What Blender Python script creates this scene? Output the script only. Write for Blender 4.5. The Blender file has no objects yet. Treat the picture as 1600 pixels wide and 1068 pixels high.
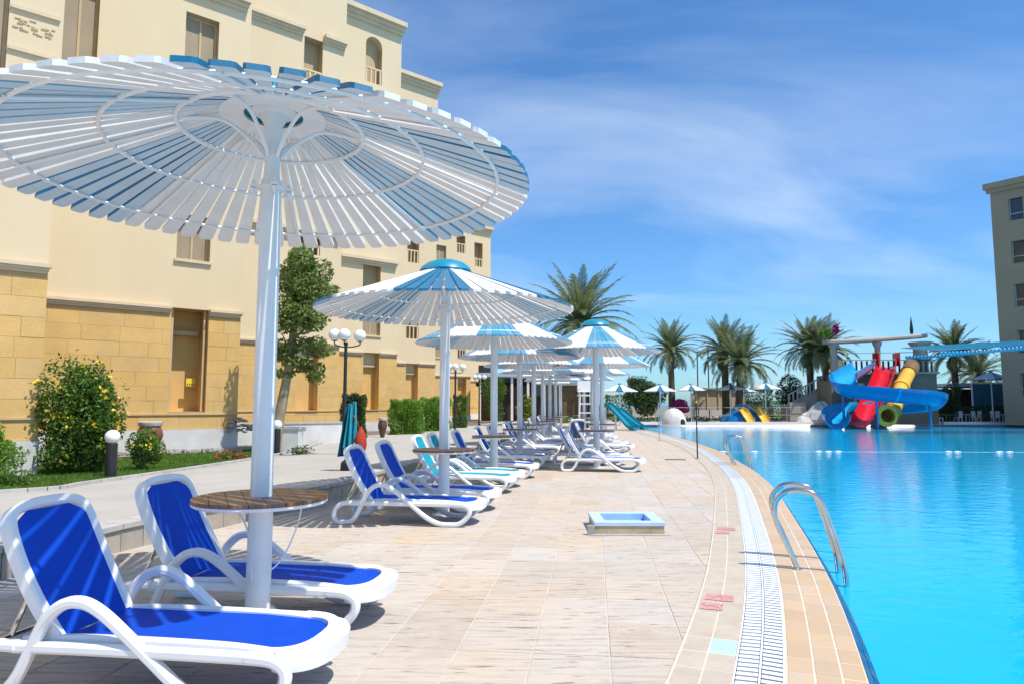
import bpy, math, random
from mathutils import Vector, Matrix
random.seed(7)
S = bpy.context.scene
COL = S.collection
R = math.radians
# ------------------------------------------------------------------ camera
cam = bpy.data.cameras.new('camera'); co = bpy.data.objects.new('camera', cam); COL.objects.link(co)
cam.sensor_width = 36; cam.lens = 24; cam.clip_start = .05; cam.clip_end = 9000
co.location = (0, 0, 1.5); co.rotation_euler = (R(90) + math.atan(98/1067), 0, 0)
S.camera = co
# ------------------------------------------------------------------ sky, sun, exposure
SUNV = Vector((1.22, -.73, 2.6)).normalized()
W = bpy.data.worlds.new('World'); S.world = W; W.use_nodes = True
nt = W.node_tree; N = nt.nodes; L = nt.links; N.clear()
out = N.new('ShaderNodeOutputWorld'); bg = N.new('ShaderNodeBackground'); bg.inputs[1].default_value = .112
sky = N.new('ShaderNodeTexSky'); sky.sky_type = 'NISHITA'; sky.sun_disc = False
sky.sun_elevation = math.asin(SUNV.z); sky.sun_rotation = math.atan2(SUNV.x, SUNV.y)
sky.dust_density = .6; sky.ozone_density = 2.5; sky.air_density = 1.0
tint = N.new('ShaderNodeMix'); tint.data_type = 'RGBA'; tint.blend_type = 'MULTIPLY'; tint.inputs[0].default_value = 1
tint.inputs[7].default_value = (.60, .98, 1.31, 1)
L.new(sky.outputs[0], tint.inputs[6])
tc = N.new('ShaderNodeTexCoord'); sp = N.new('ShaderNodeSeparateXYZ'); L.new(tc.outputs['Generated'], sp.inputs[0])
ad = N.new('ShaderNodeMath'); ad.operation = 'ADD'; ad.inputs[1].default_value = .22
mx_ = N.new('ShaderNodeMath'); mx_.operation = 'MAXIMUM'; mx_.inputs[1].default_value = 0
L.new(sp.outputs[2], mx_.inputs[0]); L.new(mx_.outputs[0], ad.inputs[0])
dx = N.new('ShaderNodeMath'); dx.operation = 'DIVIDE'; L.new(sp.outputs[0], dx.inputs[0]); L.new(ad.outputs[0], dx.inputs[1])
dy = N.new('ShaderNodeMath'); dy.operation = 'DIVIDE'; L.new(sp.outputs[1], dy.inputs[0]); L.new(ad.outputs[0], dy.inputs[1])
cb = N.new('ShaderNodeCombineXYZ'); L.new(dx.outputs[0], cb.inputs[0]); L.new(dy.outputs[0], cb.inputs[1])
mp = N.new('ShaderNodeMapping'); mp.inputs['Rotation'].default_value = (0, 0, R(-28)); mp.inputs['Scale'].default_value = (.8, 1.5, 1); mp.inputs['Location'].default_value = (1.7, 4.4, 0)
L.new(cb.outputs[0], mp.inputs[0])
n1 = N.new('ShaderNodeTexNoise'); n1.inputs['Scale'].default_value = 1.15; n1.inputs['Detail'].default_value = 9; n1.inputs['Roughness'].default_value = .52; n1.inputs['Distortion'].default_value = .5
L.new(mp.outputs[0], n1.inputs[0])
n2 = N.new('ShaderNodeTexNoise'); n2.inputs['Scale'].default_value = .55; n2.inputs['Detail'].default_value = 3
L.new(cb.outputs[0], n2.inputs[0])
r1 = N.new('ShaderNodeMapRange'); r1.inputs[1].default_value = .43; r1.inputs[2].default_value = .95; L.new(n1.outputs[0], r1.inputs[0])
r2 = N.new('ShaderNodeMapRange'); r2.inputs[1].default_value = .30; r2.inputs[2].default_value = .60; L.new(n2.outputs[0], r2.inputs[0])
mu = N.new('ShaderNodeMath'); mu.operation = 'MULTIPLY'; L.new(r1.outputs[0], mu.inputs[0]); L.new(r2.outputs[0], mu.inputs[1])
cm = N.new('ShaderNodeMix'); cm.data_type = 'RGBA'; L.new(mu.outputs[0], cm.inputs[0]); L.new(tint.outputs[2], cm.inputs[6])
cm.inputs[7].default_value = (6.2, 7.2, 8.4, 1)
L.new(cm.outputs[2], bg.inputs[0]); L.new(bg.outputs[0], out.inputs[0])
sun = bpy.data.lights.new('sun', 'SUN'); sun.energy = 4.2; sun.angle = R(.5); sun.color = (1, .955, .88)
so = bpy.data.objects.new('sun', sun); COL.objects.link(so); so.rotation_euler = SUNV.to_track_quat('Z', 'Y').to_euler(); so.location = (20, -12, 45)
S.view_settings.view_transform = 'Standard'; S.view_settings.look = 'None'; S.view_settings.gamma = 1; S.view_settings.exposure = .36
S.view_settings.use_curve_mapping = False
# ------------------------------------------------------------------ materials
def mat(name, col, rough=.6, var=0, scale=3, bump=0, bscale=None, metal=0, coord='Object', stretch=(1, 1, 1), col2=None, rnd=0, spec=.5, trans=0, emis=None, rotz=0, detail=5, coat=0):
    m = bpy.data.materials.new(name); m.use_nodes = True
    n = m.node_tree.nodes; l = m.node_tree.links; b = n['Principled BSDF']
    b.inputs['Roughness'].default_value = rough; b.inputs['Metallic'].default_value = metal
    b.inputs['Specular IOR Level'].default_value = spec
    if coat: b.inputs['Coat Weight'].default_value = coat
    c = (*col, 1); b.inputs['Base Color'].default_value = c
    if var or col2 or bump or rnd:
        if coord == 'World':
            t = n.new('ShaderNodeNewGeometry'); src = t.outputs['Position']
        else:
            t = n.new('ShaderNodeTexCoord'); src = t.outputs['Object']
        mp = n.new('ShaderNodeMapping'); mp.inputs['Scale'].default_value = stretch; mp.inputs['Rotation'].default_value = (0, 0, rotz); l.new(src, mp.inputs[0])
        nz = n.new('ShaderNodeTexNoise'); nz.inputs['Scale'].default_value = scale; nz.inputs['Detail'].default_value = detail; nz.inputs['Roughness'].default_value = .6
        l.new(mp.outputs[0], nz.inputs[0])
        c2 = col2 or tuple(max(0, x*(1-var)) for x in col)
        rp = n.new('ShaderNodeMapRange'); rp.inputs[1].default_value = .35; rp.inputs[2].default_value = .68; l.new(nz.outputs[0], rp.inputs[0])
        mi = n.new('ShaderNodeMix'); mi.data_type = 'RGBA'; l.new(rp.outputs[0], mi.inputs[0]); mi.inputs[6].default_value = c; mi.inputs[7].default_value = (*c2, 1)
        o = mi.outputs[2]
        if rnd:
            oi = n.new('ShaderNodeObjectInfo'); mr = n.new('ShaderNodeMapRange'); mr.inputs[3].default_value = 1-rnd; mr.inputs[4].default_value = 1+rnd*.5
            l.new(oi.outputs['Random'], mr.inputs[0])
            hs = n.new('ShaderNodeHueSaturation'); l.new(mr.outputs[0], hs.inputs['Value']); l.new(o, hs.inputs['Color'])
            ms = n.new('ShaderNodeMapRange'); ms.inputs[3].default_value = 1-1.8*rnd; ms.inputs[4].default_value = 1+rnd
            mm = n.new('ShaderNodeMath'); mm.operation = 'FRACT'; m3 = n.new('ShaderNodeMath'); m3.operation = 'MULTIPLY'; m3.inputs[1].default_value = 17.3
            l.new(oi.outputs['Random'], m3.inputs[0]); l.new(m3.outputs[0], mm.inputs[0]); l.new(mm.outputs[0], ms.inputs[0]); l.new(ms.outputs[0], hs.inputs['Saturation'])
            o = hs.outputs[0]
        l.new(o, b.inputs['Base Color'])
        if bump:
            nb = n.new('ShaderNodeTexNoise'); nb.inputs['Scale'].default_value = bscale or scale*4; nb.inputs['Detail'].default_value = 6
            l.new(mp.outputs[0], nb.inputs[0])
            bp = n.new('ShaderNodeBump'); bp.inputs['Strength'].default_value = bump; bp.inputs['Distance'].default_value = .02
            l.new(nb.outputs[0], bp.inputs['Height']); l.new(bp.outputs[0], b.inputs['Normal'])
    if trans:
        b.inputs['Transmission Weight'].default_value = trans
    return m
M = {}
M['white_plastic'] = mat('white_plastic', (.80, .80, .80), .32, .06, 4, spec=.5)
M['white_paint'] = mat('white_paint', (.80, .795, .785), .5, .07, 5, .05, 40)
M['slat_white'] = mat('slat_white', (.80, .79, .77), .55, .10, 3, .08, 30, rnd=.05)
M['slat_blue'] = mat('slat_blue', (.015, .17, .31), .5, .2, 4, .08, 30, rnd=.08)
M['slat_blue_sunlit'] = mat('slat_blue_sunlit', (.11, .33, .47), .45, .25, 3, .08, 30, rnd=.10, col2=(.06, .26, .40))  # paler blue: sunlit gloss on the smaller parasols put into the colour
M['slat_under'] = mat('slat_under', (.52, .645, .735), .55, .1, 3, rnd=.05)
M['cap_blue'] = mat('cap_blue', (.01, .25, .38), .35, .12, 3)
def sling(name, c, c2):
    m = mat(name, c, .65, spec=.2)
    n = m.node_tree.nodes; l = m.node_tree.links; b = n['Principled BSDF']
    t = n.new('ShaderNodeTexCoord'); w = n.new('ShaderNodeTexWave'); w.inputs['Scale'].default_value = 120; w.bands_direction = 'Y'
    w2 = n.new('ShaderNodeTexWave'); w2.inputs['Scale'].default_value = 120; w2.bands_direction = 'X'
    l.new(t.outputs['Object'], w.inputs[0]); l.new(t.outputs['Object'], w2.inputs[0])
    a = n.new('ShaderNodeMath'); a.operation = 'MULTIPLY'; l.new(w.outputs[1], a.inputs[0]); l.new(w2.outputs[1], a.inputs[1])
    mi = n.new('ShaderNodeMix'); mi.data_type = 'RGBA'; mi.inputs[6].default_value = (*c, 1); mi.inputs[7].default_value = (*c2, 1); l.new(a.outputs[0], mi.inputs[0])
    nz = n.new('ShaderNodeTexNoise'); nz.inputs['Scale'].default_value = 5; nz.inputs['Detail'].default_value = 4; l.new(t.outputs['Object'], nz.inputs[0])
    m2 = n.new('ShaderNodeMix'); m2.data_type = 'RGBA'; m2.blend_type = 'MULTIPLY'; m2.inputs[0].default_value = .25
    l.new(mi.outputs[2], m2.inputs[6]); l.new(nz.outputs[0], m2.inputs[7]); l.new(m2.outputs[2], b.inputs['Base Color'])
    bp = n.new('ShaderNodeBump'); bp.inputs['Strength'].default_value = .15; bp.inputs['Distance'].default_value = .002; l.new(a.outputs[0], bp.inputs['Height']); l.new(bp.outputs[0], b.inputs['Normal'])
    return m
M['sling_blue'] = sling('sling_blue', (.0, .060, .50), (.0, .085, .62))
M['sling_teal'] = sling('sling_teal', (.01, .30, .42), (.02, .36, .48))
M['sling_dark'] = sling('sling_dark', (.05, .10, .26), (.06, .12, .3))
M['wood'] = mat('wood', (.27, .115, .055), .42, .4, 6, .3, 30, stretch=(9, 1, 1), rnd=.14)
M['wood_dark'] = mat('wood_dark', (.10, .045, .03), .55, .3, 8)
def deckmat(name, rnd):
    m = bpy.data.materials.new(name); m.use_nodes = True
    n = m.node_tree.nodes; l = m.node_tree.links; b = n['Principled BSDF']; b.inputs['Roughness'].default_value = .72; b.inputs['Specular IOR Level'].default_value = .3
    g = n.new('ShaderNodeNewGeometry')
    def noise(scale, st, det=5, rough=.6, dist=0):
        mp = n.new('ShaderNodeMapping'); mp.inputs['Rotation'].default_value = (0, 0, R(6.8)); mp.inputs['Scale'].default_value = st; l.new(g.outputs['Position'], mp.inputs[0])
        t = n.new('ShaderNodeTexNoise'); t.inputs['Scale'].default_value = scale; t.inputs['Detail'].default_value = det; t.inputs['Roughness'].default_value = rough; t.inputs['Distortion'].default_value = dist; l.new(mp.outputs[0], t.inputs[0]); return t.outputs[0]
    def rng(x, a, c):
        r = n.new('ShaderNodeMapRange'); r.inputs[1].default_value = a; r.inputs[2].default_value = c; l.new(x, r.inputs[0]); return r.outputs[0]
    def mix(f, a, c, bt='MIX'):
        k = n.new('ShaderNodeMix'); k.data_type = 'RGBA'; k.blend_type = bt
        if hasattr(f, 'links'): l.new(f, k.inputs[0])
        else: k.inputs[0].default_value = f
        for sck, v in ((6, a), (7, c)):
            if hasattr(v, 'links'): l.new(v, k.inputs[sck])
            else: k.inputs[sck].default_value = (*v, 1)
        return k.outputs[2]
    base = mix(rng(noise(.55, (1, 1, 1), 4), .38, .62), (.56, .45, .345), (.52, .46, .395))
    st = noise(1.0, (2.2, 26, 1), 6, .65, .4)
    c = mix(rng(st, .48, .70), base, (.40, .315, .25))
    fl = noise(1.0, (4.2, 26, 1), 3, .5)
    c = mix(rng(fl, .61, .69), c, (.25, .19, .14))
    c = mix(rng(noise(3.0, (1, 4, 1), 6), .62, .75), c, (.60, .55, .49))
    c = mix(rng(noise(.9, (1, 1, 1), 8, .7, 1.2), .56, .74), c, (.43, .36, .29))
    if rnd:
        oi = n.new('ShaderNodeObjectInfo'); mr = n.new('ShaderNodeMapRange'); mr.inputs[3].default_value = 1-rnd; mr.inputs[4].default_value = 1+rnd*.4; l.new(oi.outputs['Random'], mr.inputs[0])
        hs = n.new('ShaderNodeHueSaturation'); l.new(mr.outputs[0], hs.inputs['Value']); l.new(c, hs.inputs['Color'])
        m2 = n.new('ShaderNodeMath'); m2.operation = 'MULTIPLY'; m2.inputs[1].default_value = 13.7; m3 = n.new('ShaderNodeMath'); m3.operation = 'FRACT'; l.new(oi.outputs['Random'], m2.inputs[0]); l.new(m2.outputs[0], m3.inputs[0])
        ms = n.new('ShaderNodeMapRange'); ms.inputs[3].default_value = .72; ms.inputs[4].default_value = 1.12; l.new(m3.outputs[0], ms.inputs[0]); l.new(ms.outputs[0], hs.inputs['Saturation']); c = hs.outputs[0]
    l.new(c, b.inputs['Base Color'])
    ad_ = n.new('ShaderNodeMath'); ad_.operation = 'ADD'; l.new(st, ad_.inputs[0]); l.new(noise(30, (1, 2, 1), 4), ad_.inputs[1])
    bp = n.new('ShaderNodeBump'); bp.inputs['Strength'].default_value = .6; bp.inputs['Distance'].default_value = .012; l.new(ad_.outputs[0], bp.inputs['Height']); l.new(bp.outputs[0], b.inputs['Normal'])
    return m
M['deck_stone'] = deckmat('deck_stone', .07); M['deck_stone_wide'] = deckmat('deck_stone_wide', 0)
M['joint'] = mat('joint', (.60, .53, .45), .9, .2, 6, .3, 60, coord='World')
M['beige_tile'] = mat('beige_tile', (.545, .45, .335), .5, .15, 6, .1, 30, coord='World', rnd=.04)
M['coping_tile'] = mat('coping_tile', (.60, .395, .205), .38, .25, 4, .1, 30, coord='World', rnd=.07, col2=(.54, .39, .25))
M['pale_blue_tile'] = mat('pale_blue_tile', (.45, .60, .66), .4, .1, 6)
M['grate'] = mat('grate', (.80, .80, .79), .45, .08, 12)
M['grate_dark'] = mat('grate_dark', (.07, .07, .07), .9, .3, 9)
M['navy_tile'] = mat('navy_tile', (.01, .065, .22), .25, .3, 30, coord='World', rnd=.25)
M['pool_wall'] = mat('pool_wall', (.01, .10, .30), .3, .3, 20, coord='World')
M['path'] = mat('path', (.42, .395, .36), .85, .22, .8, .25, 45, coord='World', col2=(.36, .335, .30))
M['path_edge'] = mat('path_edge', (.43, .37, .30), .7, .2, 4, .2, 30, coord='World', rnd=.1)
M['kerb'] = mat('kerb', (.47, .445, .41), .8, .2, 6, .2, 30, coord='World', rnd=.08)
M['soil'] = mat('soil', (.20, .15, .10), .95, .4, 6, .6, 30, coord='World')
M['sand'] = mat('sand', (.52, .43, .32), .95, .25, .3, .2, 6, coord='World')
M['sea'] = mat('sea', (.03, .13, .22), .2, .3, .05, .3, .6, coord='World')
M['render_cream'] = mat('render_cream', (.68, .54, .345), .9, .09, 1.1, .2, 30, coord='World', stretch=(1, 1, .35), col2=(.655, .515, .325), detail=8)
M['render_ochre'] = mat('render_ochre', (.52, .345, .15), .9, .15, 2, .2, 30, coord='World')
M['block_ochre'] = mat('block_ochre', (.66, .42, .145), .88, .14, 1.6, .28, 22, coord='World', rnd=.028, col2=(.57, .36, .13))
M['plinth_white'] = mat('plinth_white', (.66, .65, .62), .85, .14, 1.5, .2, 20, coord='World', col2=(.55, .54, .51))
M['moulding'] = mat('moulding', (.65, .52, .345), .8, .1, 2, .1, 30, coord='World')
M['mould_tan'] = mat('mould_tan', (.56, .40, .22), .8, .15, 2, coord='World')
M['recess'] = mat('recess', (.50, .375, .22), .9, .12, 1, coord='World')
M['glass_dark'] = mat('glass_dark', (.03, .035, .04), .08, spec=.8)
M['shutter'] = mat('shutter', (.34, .26, .165), .7, .15, 1, coord='World')
M['frame_brown'] = mat('frame_brown', (.16, .09, .05), .5, .2, 5)
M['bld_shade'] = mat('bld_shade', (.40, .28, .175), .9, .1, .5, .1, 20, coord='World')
M['stone_grey'] = mat('stone_grey', (.42, .40, .38), .9, .35, 3, .7, 12)
M['rock_white'] = mat('rock_white', (.66, .64, .61), .9, .25, 2.5, .8, 8)
M['black_metal'] = mat('black_metal', (.02, .02, .022), .4, .2, 5)
M['rubber'] = mat('rubber', (.025, .025, .027), .75, .2, 10)
M['steel'] = mat('steel', (.62, .62, .61), .14, .1, 10, metal=1)
M['globe'] = mat('globe', (.82, .82, .80), .25, .03, 3)
M['terracotta'] = mat('terracotta', (.24, .085, .05), .5, .4, 6, .2, 30)
M['towel_blue'] = mat('towel_blue', (.015, .17, .28), .95, .5, 8, .5, 60)
M['towel_teal'] = mat('towel_teal', (.02, .36, .46), .95, .3, 8, .5, 60)
M['red_cloth'] = mat('red_cloth', (.50, .045, .02), .8, .3, 10, .3, 50)
M['red_print'] = mat('red_print', (.58, .20, .21), .8, .35, 25, coord='World', col2=(.55, .36, .31))
M['blue_paint'] = mat('blue_paint', (.50, .64, .82), .55, .12, 6)
M['basin_blue'] = mat('basin_blue', (.36, .55, .84), .5, .12, 5)
M['skim_stone'] = mat('skim_stone', (.56, .44, .27), .85, .3, 7, .4, 40)
M['slide_blue'] = mat('slide_blue', (.004, .21, .52), .22, .12, 1.5)
M['slide_sky'] = mat('slide_sky', (.01, .36, .70), .22, .1, 1.5)
M['slide_red'] = mat('slide_red', (.62, .01, .025), .22, .12, 2)
M['slide_yellow'] = mat('slide_yellow', (.85, .48, .05), .28, .15, 2)
M['slide_brown'] = mat('slide_brown', (.24, .13, .05), .35, .2, 2)
M['tower'] = mat('tower', (.26, .20, .14), .9, .25, .7, .2, 12)
M['tower_pale'] = mat('tower_pale', (.46, .40, .32), .9, .2, 1, .2, 12)
M['bark_palm'] = mat('bark_palm', (.16, .115, .075), .95, .5, 5, .9, 14, stretch=(1, 1, 4))
M['bark'] = mat('bark', (.38, .32, .20), .9, .45, 5, .6, 16, stretch=(1, 1, .4))
M['teal_tent'] = mat('teal_tent', (.03, .17, .29), .8, .2, 1)
M['hut'] = mat('hut', (.60, .46, .30), .8, .15, 1)
M['brown_cloth'] = mat('brown_cloth', (.20, .13, .07), .9, .4, 2)
M['dark_inside'] = mat('dark_inside', (.035, .03, .028), .9, .3, 3)
M['canopy_teal'] = mat('canopy_teal', (.03, .34, .50), .5, .12, 3, rnd=.12)
M['shade_pale'] = mat('shade_pale', (.42, .56, .66), .7, .1, 2)
M['yellow_sign'] = mat('yellow_sign', (.75, .62, .03), .5)
M['joint_dark'] = mat('joint_dark', (.30, .25, .19), .9)
def leafmat(name, a, b, scale=1.2):
    m = mat(name, a, .5, 0, scale, coord='World', col2=b, spec=.35, detail=3)
    n = m.node_tree.nodes; l = m.node_tree.links; p = n['Principled BSDF']
    tr = n.new('ShaderNodeBsdfTranslucent'); mix = n.new('ShaderNodeMixShader'); mix.inputs[0].default_value = .3
    src = p.inputs['Base Color'].links[0].from_socket
    hs = n.new('ShaderNodeHueSaturation'); hs.inputs['Value'].default_value = 1.5; l.new(src, hs.inputs['Color']); l.new(hs.outputs[0], tr.inputs[0])
    l.new(p.outputs[0], mix.inputs[1]); l.new(tr.outputs[0], mix.inputs[2]); l.new(mix.outputs[0], n['Material Output'].inputs[0])
    return m
M['leaf_bush'] = leafmat('leaf_bush', (.055, .12, .018), (.12, .22, .03), 3)
M['leaf_lime'] = leafmat('leaf_lime', (.10, .22, .02), (.17, .32, .03), 3)
M['leaf_dark'] = leafmat('leaf_dark', (.03, .065, .018), (.065, .115, .03), 2)
M['leaf_tree'] = leafmat('leaf_tree', (.10, .155, .03), (.29, .34, .10), 2.6)
M['leaf_palm'] = leafmat('leaf_palm', (.105, .14, .055), (.20, .22, .10), 1)
M['leaf_dry'] = leafmat('leaf_dry', (.26, .19, .08), (.20, .17, .06), 1)
M['grass'] = leafmat('grass', (.07, .15, .02), (.14, .26, .03), 2)
M['yellow_flower'] = mat('yellow_flower', (.80, .55, .02), .6, .15, 8)
M['red_flower'] = mat('red_flower', (.60, .02, .04), .6, .2, 8)
M['magenta_flower'] = mat('magenta_flower', (.42, .02, .17), .6, .3, 4)
def water_mat():
    m = bpy.data.materials.new('pool_water'); m.use_nodes = True
    n = m.node_tree.nodes; l = m.node_tree.links; b = n['Principled BSDF']
    b.inputs['IOR'].default_value = 1.33; b.inputs['Roughness'].default_value = .03; b.inputs['Specular IOR Level'].default_value = .5
    g = n.new('ShaderNodeNewGeometry')
    nz = n.new('ShaderNodeTexNoise'); nz.inputs['Scale'].default_value = .35; nz.inputs['Detail'].default_value = 4; l.new(g.outputs['Position'], nz.inputs[0])
    mi = n.new('ShaderNodeMix'); mi.data_type = 'RGBA'; mi.inputs[6].default_value = (.0, .37, .66, 1); mi.inputs[7].default_value = (.0, .44, .73, 1); l.new(nz.outputs[0], mi.inputs[0])
    # water colour drifts between two blues by noise
    l.new(mi.outputs[2], b.inputs['Base Color'])
    mp = n.new('ShaderNodeMapping'); mp.inputs['Scale'].default_value = (1, 1.6, 1); l.new(g.outputs['Position'], mp.inputs[0])
    w1 = n.new('ShaderNodeTexNoise'); w1.inputs['Scale'].default_value = 2.4; w1.inputs['Detail'].default_value = 5; w1.inputs['Distortion'].default_value = .6; l.new(mp.outputs[0], w1.inputs[0])
    bp = n.new('ShaderNodeBump'); bp.inputs['Strength'].default_value = .35; bp.inputs['Distance'].default_value = .035; l.new(w1.outputs[0], bp.inputs['Height']); l.new(bp.outputs[0], b.inputs['Normal'])
    return m
M['water'] = water_mat()
# ------------------------------------------------------------------ mesh builder
class MB:
    def __init__(s): s.v = []; s.f = []; s.mi = []; s.cur = 0
    def add(s, vs, fs, T=None):
        o = len(s.v)
        s.v += [tuple(T @ Vector(v)) for v in vs] if T else [tuple(v) for v in vs]
        s.f += [tuple(i+o for i in f) for f in fs]; s.mi += [s.cur]*len(fs); return s
    def box(s, c, d, rz=0, T=None):
        x, y, z = d[0]/2, d[1]/2, d[2]/2; ca, sa = math.cos(rz), math.sin(rz)
        vs = []
        for a in (-x, x):
            for b in (-y, y):
                for e in (-z, z): vs.append((c[0]+a*ca-b*sa, c[1]+a*sa+b*ca, c[2]+e))
        return s.add(vs, [(0,1,3,2),(4,6,7,5),(0,4,5,1),(2,3,7,6),(0,2,6,4),(1,5,7,3)], T)
    def quad(s, a, b, c, d): return s.add([a, b, c, d], [(0,1,2,3)])
    def tube(s, pts, r, n=8, caps=True, flat=None):
        pts = [Vector(p) for p in pts]; k = len(pts)
        rs = r if isinstance(r, (list, tuple)) else [r]*k
        o = len(s.v); prev = None
        for i, p in enumerate(pts):
            t = (pts[min(i+1, k-1)]-pts[max(i-1, 0)]).normalized()
            if prev is None:
                u = t.cross(Vector((0,0,1)));
                if u.length < .05: u = Vector((1,0,0))
                u.normalize()
            else: u = (prev - t*prev.dot(t)).normalized()
            prev = u; w = t.cross(u)
            for j in range(n):
                a = 2*math.pi*j/n; s.v.append(tuple(p+u*math.cos(a)*rs[i]+w*math.sin(a)*rs[i]))
        fs = []
        for i in range(k-1):
            for j in range(n): fs.append((o+i*n+j, o+i*n+(j+1) % n, o+(i+1)*n+(j+1) % n, o+(i+1)*n+j))
        if caps: fs += [tuple(o+j for j in range(n))[::-1], tuple(o+(k-1)*n+j for j in range(n))]
        s.f += fs; s.mi += [s.cur]*len(fs); return s
    def ring(s, r, z, t, n=48, m=6, c=(0,0), zf=None):
        pts = [(c[0]+r*math.cos(2*math.pi*i/n), c[1]+r*math.sin(2*math.pi*i/n), z if zf is None else zf(i/n)) for i in range(n+1)]
        return s.tube(pts, t, m, False)
    def lathe(s, prof, n=24, c=(0,0,0), cap=True):
        o = len(s.v)
        for r, z in prof:
            for j in range(n):
                a = 2*math.pi*j/n; s.v.append((c[0]+r*math.cos(a), c[1]+r*math.sin(a), c[2]+z))
        fs = []
        for i in range(len(prof)-1):
            for j in range(n): fs.append((o+i*n+j, o+i*n+(j+1) % n, o+(i+1)*n+(j+1) % n, o+(i+1)*n+j))
        if cap: fs += [tuple(o+j for j in range(n))[::-1], tuple(o+(len(prof)-1)*n+j for j in range(n))]
        s.f += fs; s.mi += [s.cur]*len(fs); return s
    def ribbon(s, pts, y, w, t, closed=False, ch=.3):
        # sweep in the xz plane, w = width along y, t = in-plane thickness, chamfered section
        k = len(pts); o = len(s.v); c = min(w, t)*ch; fs = []
        for i in range(k):
            a = pts[(i-1) % k] if closed else pts[max(i-1, 0)]; b = pts[(i+1) % k] if closed else pts[min(i+1, k-1)]
            tx, tz = b[0]-a[0], b[1]-a[1]; q = math.hypot(tx, tz) or 1; nx, nz = -tz/q, tx/q
            tt = t[i] if isinstance(t, (list, tuple)) else t
            for (e, yy) in ((tt/2, w/2-c), (tt/2-c, w/2), (-tt/2+c, w/2), (-tt/2, w/2-c), (-tt/2, -w/2+c), (-tt/2+c, -w/2), (tt/2-c, -w/2), (tt/2, -w/2+c)):
                s.v.append((pts[i][0]+nx*e, y+yy, pts[i][1]+nz*e))
        kk = k if closed else k-1
        for i in range(kk):
            for j in range(8): fs.append((o+i*8+j, o+i*8+(j+1) % 8, o+((i+1) % k)*8+(j+1) % 8, o+((i+1) % k)*8+j))
        if not closed: fs += [tuple(o+j for j in range(8))[::-1], tuple(o+(k-1)*8+j for j in range(8))]
        s.f += fs; s.mi += [s.cur]*len(fs); return s
    def mesh(s, name, mats, smooth=True):
        me = bpy.data.meshes.new(name); me.from_pydata(s.v, [], s.f)
        for m in (mats if isinstance(mats, (list, tuple)) else [mats]): me.materials.append(M[m] if isinstance(m, str) else m)
        if any(s.mi): me.polygons.foreach_set('material_index', s.mi)
        me.update()
        if smooth:
            me.polygons.foreach_set('use_smooth', [True]*len(me.polygons))
            try: me.set_sharp_from_angle(angle=R(38))
            except Exception: pass
        return me
    def build(s, name, mats, parent=None, smooth=True, kind=None, loc=None):
        return inst(name, s.mesh(name, mats, smooth), parent, kind, loc)
def inst(name, me, parent=None, kind=None, loc=None, rz=None, label=None):
    o = bpy.data.objects.new(name, me); COL.objects.link(o)
    if parent: o.parent = parent
    if kind: o['kind'] = kind
    if loc: o.location = loc
    if rz is not None: o.rotation_euler = (0, 0, rz)
    if label: o['label'] = label
    return o
def tag(o, label, cat, group=None):
    o['label'] = label; o['category'] = cat
    if group: o['group'] = group
    return o
def thing(name, loc, label, cat, group=None, rz=0):
    o = bpy.data.objects.new(name, None); COL.objects.link(o); o.location = loc; o.rotation_euler = (0, 0, rz); o.empty_display_size = .1
    return tag(o, label, cat, group)
def copy_tree(o, loc, rz, label, group=None):
    def rec(a, par):
        c = a.copy(); COL.objects.link(c)
        if par: c.parent = par
        for ch in list(kids.get(a.name, [])): rec(ch, c)
        return c
    kids = {}
    for q in allk(o): kids.setdefault(q.parent.name, []).append(q)
    c = rec(o, None); c.location = loc; c.rotation_euler = (0, 0, rz); c['label'] = label
    if group: c['group'] = group
    return c
def allk(o):
    r = []
    for c in o.children: r.append(c); r += allk(c)
    return r
def cr(pts, n=6, closed=False):
    k = len(pts); out = []
    rng = range(k if closed else k-1)
    P = [Vector(p) for p in pts]
    for i in rng:
        p0 = P[(i-1) % k] if closed or i > 0 else P[0]*2-P[1]; p1 = P[i]; p2 = P[(i+1) % k]
        p3 = P[(i+2) % k] if closed or i+2 < k else P[-1]*2-P[-2]
        for j in range(n):
            t = j/n
            out.append(tuple(.5*((2*p1)+(p2-p0)*t+(2*p0-5*p1+4*p2-p3)*t*t+(3*p1-p0-3*p2+p3)*t*t*t)))
    if not closed: out.append(tuple(P[-1]))
    return out
# ------------------------------------------------------------------ pool edge curve
EDGE = [(-3.2,-6),(-1.9,-3.5),(-.75,-1),(.25,1.5),(1.19,3.84),(1.82,5.5),(2.40,7.22),(3.22,9.86),(3.97,12.37),(4.62,14.9),(5.12,17.3),(5.95,21.9),(6.42,25.6),(6.75,29),(7.1,35),(7.35,41),(7.8,47),(9.2,51),(12.5,52.6),(17,53),(25,53),(35,53),(60,53)]
ec = cr([(a, b, 0) for a, b in EDGE], 24)
EP = [Vector((p[0], p[1])) for p in ec]
ES = [0]
for i in range(1, len(EP)): ES.append(ES[-1]+(EP[i]-EP[i-1]).length)
def edge(s, off=0):
    lo = 0; hi = len(ES)-1
    while hi-lo > 1:
        m = (lo+hi)//2
        if ES[m] <= s: lo = m
        else: hi = m
    t = (s-ES[lo])/max(1e-6, ES[hi]-ES[lo]); p = EP[lo].lerp(EP[hi], t)
    a = max(lo-1, 0); b = min(hi+1, len(EP)-1); d = (EP[b]-EP[a]).normalized(); n = Vector((d.y, -d.x))
    return p+n*off
SMAX = ES[-1]
def s_at_y(y):
    for i in range(len(EP)):
        if EP[i].y >= y: return ES[i]
    return ES[-1]
def edge_x(y):
    return edge(s_at_y(y)).x
S_FAR = s_at_y(52)
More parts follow.
